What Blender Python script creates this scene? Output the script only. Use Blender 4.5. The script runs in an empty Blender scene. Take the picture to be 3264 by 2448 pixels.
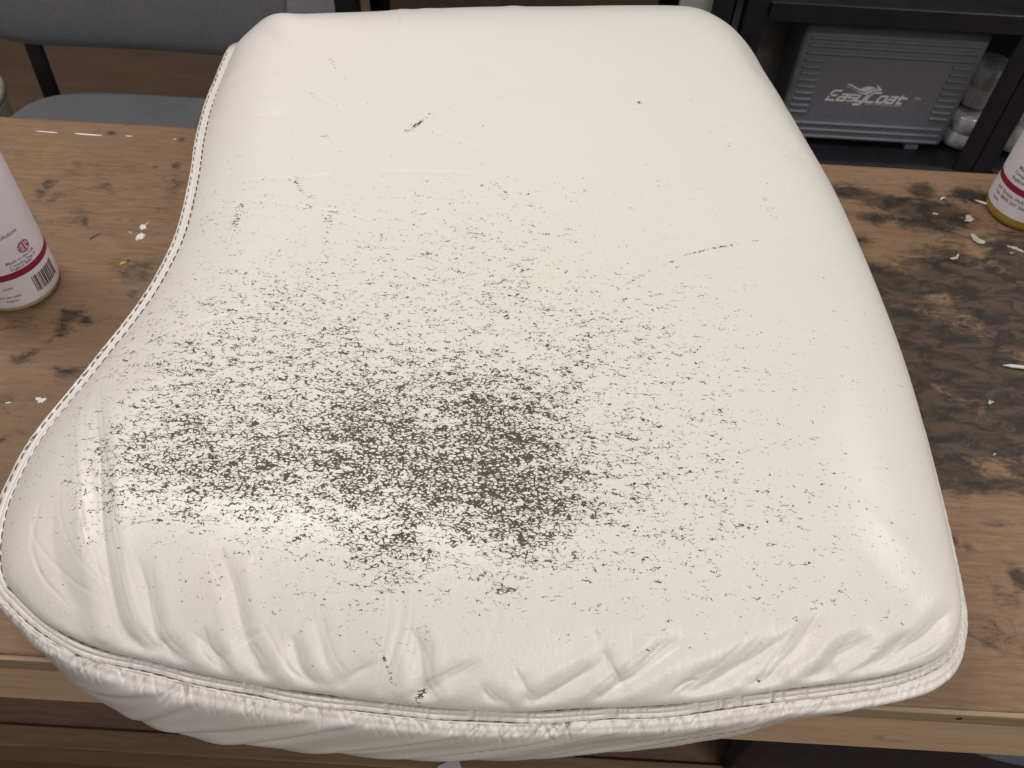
import bpy, bmesh, math, random
import numpy as np
from mathutils import Vector, Matrix
WORLD, EXPOSURE = .25, 0.0
LAMPS = [  # ceiling fluorescent fittings, about 2.5 m above the floor
 ('ceiling_tube_back', (-.70, .90, 1.75), (0, 0, 0), 1.2, .22, 20, (1, .96, .91)),
 ('ceiling_tube_front', (1.00, -.85, 1.75), (0, 0, 0), 1.2, .22, 22, (1, .96, .92)),
 ('ceiling_tube_right', (2.1, 1.1, 1.75), (0, 0, 0), .22, 1.2, 25, (1, .97, .94)),
]
random.seed(7); rng = np.random.default_rng(11)
SC = bpy.context.scene; COL = SC.collection
# ------------------------------------------------------------------ camera (bench top is z = 0, floor z = -0.8)
PITCH, ROLL, CAM_H = math.radians(51.5), math.radians(3.3), 0.62
_r = Vector((1, 0, 0)); _u = Vector((0, math.sin(PITCH), math.cos(PITCH))); _f = Vector((0, math.cos(PITCH), -math.sin(PITCH)))
_R = _r*math.cos(ROLL)+_u*math.sin(ROLL); _U = -_r*math.sin(ROLL)+_u*math.cos(ROLL)
cd = bpy.data.cameras.new('camera'); cam = bpy.data.objects.new('camera', cd); COL.objects.link(cam)
cam.matrix_world = Matrix(((_R.x, _U.x, -_f.x, 0), (_R.y, _U.y, -_f.y, 0), (_R.z, _U.z, -_f.z, CAM_H), (0, 0, 0, 1)))
cd.sensor_width = 4.8; cd.lens = 4.158; cd.clip_start = .02; cd.clip_end = 60
cd.dof.use_dof = True; cd.dof.focus_distance = .62; cd.dof.aperture_fstop = 2.4
SC.camera = cam
# ------------------------------------------------------------------ room light: ceiling fluorescents, pale room
world = bpy.data.worlds.new('World'); SC.world = world; world.use_nodes = True
bg = world.node_tree.nodes['Background']; bg.inputs[0].default_value = (1.0, .975, .95, 1); bg.inputs[1].default_value = WORLD
def area(name, loc, rot, sx, sy, power, col):
    ld = bpy.data.lights.new(name, 'AREA'); ld.shape = 'RECTANGLE'; ld.size = sx; ld.size_y = sy; ld.energy = power; ld.color = col
    o = bpy.data.objects.new(name, ld); COL.objects.link(o); o.location = loc; o.rotation_euler = rot; return o
for nm, loc, rot, sx, sy, pw, col in LAMPS: area(nm, loc, rot, sx, sy, pw, col)
SC.view_settings.view_transform = 'Standard'; SC.view_settings.look = 'None'; SC.view_settings.gamma = 1
SC.view_settings.use_curve_mapping = False; SC.view_settings.exposure = EXPOSURE
SC.render.engine = 'CYCLES'
# ------------------------------------------------------------------ helpers
def tag(o, label=None, cat=None, group=None, kind=None):
    for k, v in (('label', label), ('category', cat), ('group', group), ('kind', kind)):
        if v: o[k] = v
    return o
def thing(name, label, cat, loc=(0, 0, 0), rz=0, group=None):
    o = bpy.data.objects.new(name, None); COL.objects.link(o); o.location = loc; o.rotation_euler = (0, 0, rz); o.empty_display_size = .02
    return tag(o, label, cat, group)
def link(name, me, mat=None, parent=None):
    if mat and not me.materials: me.materials.append(mat)
    o = bpy.data.objects.new(name, me); COL.objects.link(o)
    if parent: o.parent = parent
    return o
def smooth_mesh(me):
    me.polygons.foreach_set('use_smooth', np.ones(len(me.polygons), bool))
def grid_mesh(name, G, wrap_u=False, smooth_=True, flip=False):
    """G: nu x nv x 3 -> quad mesh"""
    nu, nv = G.shape[:2]; idx = np.arange(nu*nv).reshape(nu, nv)
    a = idx if wrap_u else idx[:-1]; b = np.roll(idx, -1, 0) if wrap_u else idx[1:]
    q = np.stack([a[:, :-1], b[:, :-1], b[:, 1:], a[:, 1:]], -1).reshape(-1, 4)
    if flip: q = q[:, ::-1]
    me = bpy.data.meshes.new(name); me.vertices.add(nu*nv); me.vertices.foreach_set('co', np.ascontiguousarray(G, np.float32).ravel())
    me.loops.add(q.size); me.loops.foreach_set('vertex_index', np.ascontiguousarray(q, np.int32).ravel())
    me.polygons.add(len(q)); me.polygons.foreach_set('loop_start', np.arange(0, q.size, 4, dtype=np.int32))
    me.update(calc_edges=True)
    if smooth_: smooth_mesh(me)
    return me
def fattr(me, name, vals):
    a = me.attributes.new(name, 'FLOAT', 'POINT'); a.data.foreach_set('value', np.ascontiguousarray(vals, np.float32).ravel())
def bm_mesh(name, bm, smooth_=False):
    bmesh.ops.recalc_face_normals(bm, faces=bm.faces)
    me = bpy.data.meshes.new(name); bm.to_mesh(me); bm.free()
    if smooth_: smooth_mesh(me)
    return me
def box_bm(c, s, bev=.0, seg=2, bm=None, rot=None):
    bm = bm or bmesh.new()
    r = bmesh.ops.create_cube(bm, size=1); vs = r['verts']
    bmesh.ops.scale(bm, vec=s, verts=vs)
    if bev:
        es = list({e for v in vs for e in v.link_edges})
        out = bmesh.ops.bevel(bm, geom=es, offset=bev, segments=seg, profile=.5, affect='EDGES')
        vs = list({v for f in out['faces'] for v in f.verts} | {v for v in vs if v.is_valid})
    if rot: bmesh.ops.rotate(bm, cent=(0, 0, 0), matrix=rot, verts=vs)
    bmesh.ops.translate(bm, vec=c, verts=vs)
    return bm
def box(name, c, s, mat, parent=None, bev=.002, seg=2, smooth_=False):
    """box with its own rounded edges; the object sits at its centre"""
    me = bm_mesh(name, box_bm((0, 0, 0), s, bev, seg), smooth_)
    o = link(name, me, mat, parent); o.location = c; return o
def lathe(name, prof, n=64):
    a = np.linspace(0, 2*math.pi, n, endpoint=False)
    P = np.array(prof, float)
    G = np.stack([P[None, :, 0]*np.cos(a)[:, None], P[None, :, 0]*np.sin(a)[:, None], np.broadcast_to(P[None, :, 1], (n, len(P)))], -1)
    return grid_mesh(name, G, wrap_u=True)
def text_mesh(name, body, size, shear=0, spacing=1.0, bold=0, align='LEFT'):
    cu = bpy.data.curves.new(name, 'FONT'); cu.body = body; cu.size = size; cu.shear = shear; cu.space_character = spacing
    cu.offset = bold; cu.align_x = align; cu.resolution_u = 3
    o = bpy.data.objects.new(name, cu); COL.objects.link(o)
    dg = bpy.context.evaluated_depsgraph_get(); me = bpy.data.meshes.new_from_object(o.evaluated_get(dg))
    bpy.data.objects.remove(o); me.name = name; return me
# ------------------------------------------------------------------ material helpers
class NT:
    def __init__(s, name):
        s.m = bpy.data.materials.new(name); s.m.use_nodes = True; s.t = s.m.node_tree; s.bsdf = s.t.nodes['Principled BSDF']
    def n(s, typ, **kw):
        nd = s.t.nodes.new(typ)
        for k, v in kw.items():
            if k.startswith('i_'):
                key = k[2:]; key = int(key) if key.isdigit() else key
                s.put(nd.inputs[key], v)
            else: setattr(nd, k, v)
        return nd
    def put(s, sock, v):
        if hasattr(v, 'is_output') or hasattr(v, 'links'): s.t.links.new(v, sock)
        elif hasattr(v, 'outputs'): s.t.links.new(v.outputs[0], sock)
        else: sock.default_value = v
    def math(s, op, a, b=0.0, c=None, clamp=False):
        nd = s.n('ShaderNodeMath', operation=op, use_clamp=clamp); s.put(nd.inputs[0], a); s.put(nd.inputs[1], b)
        if c is not None: s.put(nd.inputs[2], c)
        return nd.outputs[0]
    def mix(s, f, a, b):
        nd = s.n('ShaderNodeMix', data_type='RGBA'); s.put(nd.inputs[0], f)
        for k, v in ((6, a), (7, b)): s.put(nd.inputs[k], v if hasattr(v, 'links') else (*v, 1))
        return nd.outputs[2]
    def ramp(s, x, lo, hi):
        nd = s.n('ShaderNodeMapRange', interpolation_type='SMOOTHSTEP'); s.put(nd.inputs[0], x); s.put(nd.inputs[1], lo); s.put(nd.inputs[2], hi)
        return nd.outputs[0]
    def co(s, scale=(1, 1, 1), src='Object'):
        tc = s.n('ShaderNodeTexCoord'); mp = s.n('ShaderNodeMapping'); s.t.links.new(tc.outputs[src], mp.inputs[0]); mp.inputs['Scale'].default_value = scale
        return mp.outputs[0]
    def noise(s, vec, scale, detail=2, rough=.5, dist=0):
        nd = s.n('ShaderNodeTexNoise'); s.put(nd.inputs['Vector'], vec)
        for k, v in (('Scale', scale), ('Detail', detail), ('Roughness', rough), ('Distortion', dist)): nd.inputs[k].default_value = v
        return nd.outputs[0]
    def attr(s, name): return s.n('ShaderNodeAttribute', attribute_name=name).outputs['Fac']
    def bump(s, h, strength, dist, normal=None):
        nd = s.n('ShaderNodeBump'); s.put(nd.inputs['Height'], h); nd.inputs['Strength'].default_value = strength; nd.inputs['Distance'].default_value = dist
        if normal is not None: s.put(nd.inputs['Normal'], normal)
        return nd.outputs[0]
    def out(s, col, rough=.5, normal=None, **kw):
        b = s.bsdf; s.put(b.inputs['Base Color'], col if hasattr(col, 'links') else (*col, 1)); s.put(b.inputs['Roughness'], rough)
        if normal is not None: s.put(b.inputs['Normal'], normal)
        for k, v in kw.items(): s.put(b.inputs[k.replace('_', ' ')], v)
        return s.m
def plain(name, col, rough=.5, var=.12, scale=60, bump_=0.0, bscale=400, **kw):
    """flat paint / plastic / fabric colour with a little unevenness and grain"""
    t = NT(name); v = t.co(); n = t.noise(v, scale, 3)
    c = t.mix(t.ramp(n, .3, .7), tuple(x*(1-var) for x in col), tuple(min(1, x*(1+var)) for x in col))
    nm = t.bump(t.noise(v, bscale, 2), bump_, .0006) if bump_ else None
    return t.out(c, rough, nm, **kw)
# ---------------------------------------------------------------- cushion geometry (metres)
SEAM = np.array([  # closed run of the top seam: left side, front, right side, back
[-0.2935,0.8000,0.1255],[-0.2945,0.7494,0.124],[-0.2940,0.7063,0.1225],[-0.2896,0.6593,0.1206],[-0.2825,0.6155,0.1191],
[-0.2775,0.5745,0.1176],[-0.2751,0.5415,0.1162],[-0.2759,0.518,0.1147],[-0.2801,0.4798,0.1132],[-0.2872,0.4484,0.1118],
[-0.296,0.4196,0.1103],[-0.3043,0.3917,0.1088],[-0.3127,0.3665,0.1074],[-0.3197,0.344,0.1059],[-0.3237,0.3234,0.1044],
[-0.3252,0.3057,0.1029],[-0.3255,0.2868,0.1015],[-0.3224,0.2671,0.1],[-0.3158,0.2477,0.1],[-0.3079,0.2339,0.1],
[-0.2961,0.2238,0.1],[-0.2769,0.2105,0.1],[-0.2547,0.2004,0.1],[-0.231,0.1935,0.1],[-0.2083,0.1895,0.1],[-0.1861,0.1855,0.1],
[-0.1638,0.1818,0.1],[-0.1315,0.1779,0.1],[-0.0996,0.1754,0.1],[-0.0599,0.1726,0.1],[-0.0151,0.1712,0.1],[0.0192,0.1723,0.1],
[0.0539,0.1762,0.1],[0.0966,0.18,0.1],[0.136,0.1863,0.1],[0.1761,0.1946,0.1],[0.217,0.2018,0.1],[0.2486,0.2098,0.1],
[0.2713,0.2192,0.1],[0.2819,0.2288,0.1],
[0.290,0.2415,0.097],[0.2985,0.262,0.092],[0.3065,0.31,0.085],[0.312,0.36,0.080],[0.317,0.43,0.075],[0.3165,0.50,0.072],
[0.310,0.58,0.071],[0.298,0.66,0.071],[0.275,0.74,0.075],[0.253,0.815,0.082],[0.238,0.865,0.088],[0.214,0.902,0.093],[0.175,0.925,0.095],
[0.10,0.925,0.094],[0.0,0.912,0.093],[-0.10,0.897,0.092],[-0.20,0.878,0.093],[-0.250,0.864,0.096],[-0.279,0.853,0.102],[-0.2910,0.833,0.113]])
CEN = np.array([-0.012, 0.50])
def smooth(e0, e1, x):
    t = np.clip((x-e0)/(e1-e0), 0, 1); return t*t*(3-2*t)
def closed_spline(P, n):
    Q = np.concatenate([P[-1:], P, P[:2]]); out = []
    for i in range(len(P)):
        p0, p1, p2, p3 = Q[i], Q[i+1], Q[i+2], Q[i+3]
        t = np.linspace(0, 1, n, endpoint=False)[:, None]
        out.append(.5*((2*p1)+(p2-p0)*t+(2*p0-5*p1+4*p2-p3)*t*t+(3*p1-p0-3*p2+p3)*t**3))
    return np.concatenate(out)
def resample_closed(P, n, weight):
    D = np.linalg.norm(np.roll(P, -1, 0)-P, axis=1)*weight(P)
    s = np.concatenate([[0], np.cumsum(D)]); q = np.linspace(0, s[-1], n, endpoint=False)
    PP = np.concatenate([P, P[:1]])
    return np.stack([np.interp(q, s, PP[:, k]) for k in range(3)], 1)
def sm_closed(a, k):
    ker = np.hanning(2*k+3)[1:-1]; ker /= ker.sum()
    b = np.concatenate([a[-k:], a, a[:k]])
    if b.ndim == 1: return np.convolve(b, ker, 'valid')
    return np.stack([np.convolve(b[:, i], ker, 'valid') for i in range(b.shape[1])], 1)
def rim(n):
    P = closed_spline(SEAM, 40)
    P = resample_closed(P, n, lambda p: 1+1.1*smooth(.5, .25, p[:, 1]))
    P = sm_closed(P, 6)
    T = np.roll(P, -1, 0)-np.roll(P, 1, 0); T[:, 2] = 0; T /= np.linalg.norm(T, axis=1)[:, None]
    N = np.stack([T[:, 1], -T[:, 0], 0*T[:, 0]], 1)
    N = sm_closed(N, 10); N /= np.linalg.norm(N, axis=1)[:, None]
    s = np.concatenate([[0], np.cumsum(np.linalg.norm(np.diff(P, axis=0), axis=1))])
    return P, N, s
def side_weights(N):
    f = np.clip(-N[:, 1], 0, 1)**2; b = np.clip(N[:, 1], 0, 1)**2
    l = np.clip(-N[:, 0], 0, 1)**2; r = np.clip(N[:, 0], 0, 1)**2
    return l, f, r, b
def crown(x, y):
    z = .136 + .034*smooth(.52, .80, y) + .004*np.exp(-((x)/.2)**2-((y-.42)/.15)**2)
    z += -.006*smooth(.02, .28, x)*smooth(.75, .4, y)
    return z
def top_base(nt, nr):
    P, N, s = rim(nt); l, f, r, b = side_weights(N)
    Rw = .075*l+.105*f+.115*r+.12*b
    kk = .35*l+.62*f+.80*r+.85*b
    kw = max(8, nt//28); Rw = sm_closed(Rw, kw); kk = sm_closed(kk, kw)
    t = np.linspace(0, 1, nr); rho = t*.55+.45*np.sin(t*math.pi/2); rho = 1-(1-rho)**1.12
    ray = P[:, :2]-CEN; L = np.linalg.norm(ray, axis=1); cosf = np.clip((ray*N[:, :2]).sum(1)/L, .35, 1)
    X = CEN[0]+rho[None]*ray[:, 0:1]; Y = CEN[1]+rho[None]*ray[:, 1:2]
    d = (1-rho)[None]*(L*cosf)[:, None]
    q = np.clip(d/Rw[:, None], 0, 1)
    ell = np.sqrt(np.clip(1-(1-q)**2, 0, 1)); par = 1-(1-q)**2
    g = kk[:, None]*ell+(1-kk[:, None])*par
    zb = P[:, 2:3]; Z = zb+(crown(X, Y)-zb)*g
    return np.stack([X, Y, Z], -1), P, N, s, d
WELT = np.array([[0,-1.3],[.45,-4.0],[1.0,-4.2],[1.6,-1.5],[2.4,-.55],[3.4,-.5],[4.2,-.9],[4.6,-1.7],[5.0,-1.0],[5.8,-.45],[6.9,-.35],[7.8,-.8],[8.4,-2.8],[9.0,-5.0],[9.7,-2.2]])*.001
WELT_LEFT = np.array([[0,-.1],[.7,-.35],[1.4,-.30],[2.2,.15],[3.2,.55],[4.6,.6],[5.7,.3],[6.3,-.1],[6.9,.2],[7.8,.45],[9.2,.35],[10.2,-.2],[10.8,-.50],[11.4,-.50],[12.2,-.2]])*.001*.74
def open_spline(P, n):
    Q = np.concatenate([2*P[:1]-P[1:2], P, 2*P[-1:]-P[-2:-1]]); out = []
    for i in range(len(P)-1):
        p0, p1, p2, p3 = Q[i], Q[i+1], Q[i+2], Q[i+3]
        t = np.linspace(0, 1, n, endpoint=False)[:, None]
        out.append(.5*((2*p1)+(p2-p0)*t+(2*p0-5*p1+4*p2-p3)*t*t+(3*p1-p0-3*p2+p3)*t**3))
    return np.concatenate(out+[P[-1:]])
def welt_band(nt, n1, n2):
    P, N, s = rim(nt); l, f, r, b = side_weights(N)
    a = np.radians(14*l+46*f+60*r+62*b); a = sm_closed(a, 20)
    lw = sm_closed(smooth(.35, .8, l), 30)[:, None, None]; wd = open_spline(WELT_LEFT, n1)[None]*lw+open_spline(WELT, n1)[None]*(1-lw)
    ca, sa = np.cos(a)[:, None], np.sin(a)[:, None]
    o = wd[..., 0]*ca+wd[..., 1]*sa; z = P[:, 2:3]-wd[..., 0]*sa+wd[..., 1]*ca
    welt = np.stack([P[:, 0:1]+o*N[:, 0:1], P[:, 1:2]+o*N[:, 1:2], z], -1)
    oE, zE = o[:, -1], z[:, -1]
    bf = np.interp(P[:, 0], [-.32, -.295, -.26, -.2, -.1, 0, .1, .17, .2, .25, .29], [-.009, -.006, .004, .012, .0055, .0, -.005, -.007, -.014, -.031, -.020])
    bul = sm_closed(.0035*l+bf*f+.006*r+.004*b, 25)
    k_ = sm_closed(1-.95*l, 10); bp = np.maximum(bul, 0)
    sec = [(oE, zE), (oE+.0042*k_, zE-.0018*k_), (oE+.0072*k_+.3*bp, zE-.0085), (oE+.0066*k_+bul*.8, zE*.62), (oE+.0045*k_+bul, zE*.40), (oE-.002+bul*.6, zE*.18), (oE-.014+np.minimum(bul, 0), zE*.03), (oE-.05, 0*zE)]
    K = np.stack([np.stack(q, -1) for q in sec], 1)           # nt,8,2
    Kt = K.transpose(1, 0, 2).reshape(8, -1)
    S = open_spline(Kt, n2).reshape(-1, nt, 2).transpose(1, 0, 2)
    band = np.stack([P[:, 0:1]+S[..., 0]*N[:, 0:1], P[:, 1:2]+S[..., 0]*N[:, 1:2], S[..., 1]+.0015], -1)
    return P, N, s, welt, band, (l, f, r, b)
FOLDS = [  # width mm, depth mm, run on the cushion plan in mm
(7,2.6,[(-291,373),(-261,302),(-248,263),(-237,236),(-224,205),(-211,194),(-205,190)]),
(6,2.2,[(-221,247),(-213,229),(-206,212),(-199,198),(-192,192),(-187,187)]),
(6,2.2,[(-170,249),(-160,230),(-153,213),(-146,197),(-139,187),(-135,181)]),
(5,1.8,[(-173,205),(-169,195),(-162,188),(-160,183)]),
(5.5,2,[(-121,205),(-117,194),(-112,184),(-103,176)]),
(2.5,0.5,[(-144,257),(-159,231),(-172,207)]),
(2.5,0.6,[(-163,186),(-149,197),(-133,204)]),
(3,0.6,[(-118,255),(-112,228),(-118,199)]),
(2.5,0.5,[(-204,190),(-189,199)]),
(12,2,[(-281,287),(-279,260),(-273,241),(-262,225),(-253,214)]),
(10,-1.2,[(-262,259),(-254,240),(-242,225)]),
(6,2.4,[(-49,209),(-44,196),(-42,183),(-40,177),(-43,173)]),
(3,0.6,[(-51,263),(-57,237),(-57,213),(-60,194),(-65,179),(-67,173)]),
(1.6,0.35,[(-52,251),(-57,229),(-58,207),(-62,190),(-63,179)]),
(4,1.3,[(-41,175),(-31,182),(-18,188),(-7,195)]),
(2.4,0.5,[(-7,195),(-2,210),(0,225),(0,256)]),
(3.5,1,[(-10,182),(-2,176),(7,172)]),
(5,1.8,[(20,173),(33,180),(49,189),(61,196)]),
(4,1.2,[(60,209),(62,202),(67,192),(72,187)]),
(5,1.8,[(62,179),(73,187),(82,192),(97,205),(108,212)]),
(1.8,0.4,[(100,274),(98,242),(95,218),(93,200)]),
(1.6,0.35,[(102,267),(100,240),(98,217),(95,204)]),
(3.5,0.9,[(15,190),(17,182),(21,174)]),
(4,0.8,[(-107,218),(-100,194),(-95,184)]),
(4,1,[(-94,176),(-81,184),(-68,191)]),
(3,0.6,[(53,214),(61,207)]),
(3,0.7,[(80,216),(79,198),(73,187)]),
(7,3.2,[(117,184),(127,191),(139,198),(154,206),(167,216)]),
(7,3.2,[(153,190),(163,197),(169,204),(180,214),(190,228)]),
(6.5,3,[(186,197),(197,203),(203,210),(216,217),(226,222)]),
(6,2.8,[(215,202),(225,209),(236,216),(245,224)]),
(6,2.6,[(232,206),(247,218),(260,227),(276,241)]),
(3.5,1,[(254,212),(271,219),(282,229)]),
(4,1,[(102,182),(109,189),(121,196)]),
(2.2,0.35,[(-274,604),(-245,614),(-232,614)]),
(2.2,0.35,[(-253,582),(-192,586),(-150,596)]),
(2.2,0.35,[(-150,596),(-94,601),(-23,604)]),
(2,0.4,[(-268,545),(-237,559),(-186,555),(-144,550),(-101,538)]),
(3,0.45,[(-237,708),(-203,691),(-152,659)]),
(2.6,0.3,[(-103,656),(-54,636),(-24,625)]),
(2,0.3,[(-265,534),(-239,538),(-199,548)]),
(2,0.3,[(-223,532),(-187,513),(-169,500)]),
(9,-1.3,[(-131,791),(-141,889),(-115,748)]),
(9,-1,[(-116,880),(-92,784),(-74,764)]),
(9,-1.2,[(-24,907),(-14,773),(-11,765)]),
(8,0.9,[(-112,738),(-98,720),(-86,694)]),
(10,0.9,[(-60,743),(-30,721),(-5,696)]),
(6,0.5,[(-176,731),(-148,719)]),
(8,0.6,[(-286,718),(-253,715),(-220,711)]),
(14,-0.8,[(174,830),(198,802),(216,758),(250,787)]),
(15,-0.8,[(185,758),(212,734),(233,714),(252,673)]),
(12,0.5,[(202,798),(232,777),(255,745)]),
(12,0.4,[(212,695),(235,666),(267,663)]),
(10,-0.5,[(234,682),(252,673),(267,663)]),
(2.2,0.35,[(-290,408),(-232,424),(-164,456)]),
(8,0.6,[(-289,653),(-251,655),(-202,656)]),
(14,-0.8,[(298,551),(244,423),(216,345)]),
]
SCRATCHES_CREASES = [  # scratches, then darkening along crease runs: width mm, strength, run in mm
(1.6,0.55,[(-103.5,645.6),(-94.6,655.7),(-85.5,667.7)]),
(1,0.55,[(112.1,510.7),(131.4,525.8),(155.5,536.9),(194.0,549.6)]),
(1,0.25,[(74.9,481.0),(93.0,495.9),(112.0,512.3)]),
(1.1,0.22,[(-185.6,732.6),(-179.7,722.6),(-173.3,714.2)]),
(1.5,0.5,[(-167.7,706.7),(-165.9,706.2)]),
(1.8,0.4,[(-190.6,586.3),(-186.3,577.9),(-180.7,570.4)]),
(3.5,0.3,[(-229.6,555.5),(-229.7,541.6),(-228.8,525.5)]),
(2.5,0.14,[(-159.6,564.9),(-153.5,533.9),(-152.6,506.1)]),
(1.8,0.9,[(-2.0,230.0),(3.0,231.7),(9.0,231.3)]),
(1.1,0.33,[(-71.4,202.2),(-66.6,196.7),(-62.3,188.0),(-57.5,179.6)]),
(1.5,0.4,[(98.7,696.5),(100.9,696.2)]),
(1.2,0.5,[(174.3,650.8),(177.7,653.5)]),
(1.3,0.5,[(-173.8,634.7),(-172.1,634.5)]),
(2.5,0.14,[(203.0,595.8),(205.5,585.9),(209.6,576.4)]),
(1,0.5,[(-154.3,286.7),(-134.4,273.8),(-111.7,274.1)]),
(1.2,0.12,[(-273.4,480.0),(-234.0,441.0),(-177.8,454.2)]),
(1.3,0.5,[(155.5,196.4),(155.9,193.7)]),
(2,0.8,[(-42.8,174.7),(-41.7,176.1)]),
(1.3,0.1,[(-268.3,544.8),(-236.7,559.2),(-186.3,555.5),(-144.3,550.2),(-101.2,537.9)]),
(1,0.05,[(-253.1,582.3),(-191.9,585.6),(-150.5,595.6)]),
(1.2,0.05,[(-236.8,707.8),(-202.8,691.3),(-152.2,659.0)]),
(1.1,0.09,[(-223.3,531.8),(-186.7,513.4),(-169.0,500.5)]),
(1,0.05,[(-274.4,603.6),(-244.5,614.0),(-232.2,614.2)]),
(1,0.05,[(-103.0,656.4),(-54.0,636.1),(-23.6,624.8)]),
(1,0.07,[(-269.6,549.2),(-241.7,547.6),(-199.2,547.8)]),
(1.2,0.16,[(-289.7,407.8),(-232.1,423.9),(-164.3,455.5)]),
]
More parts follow.
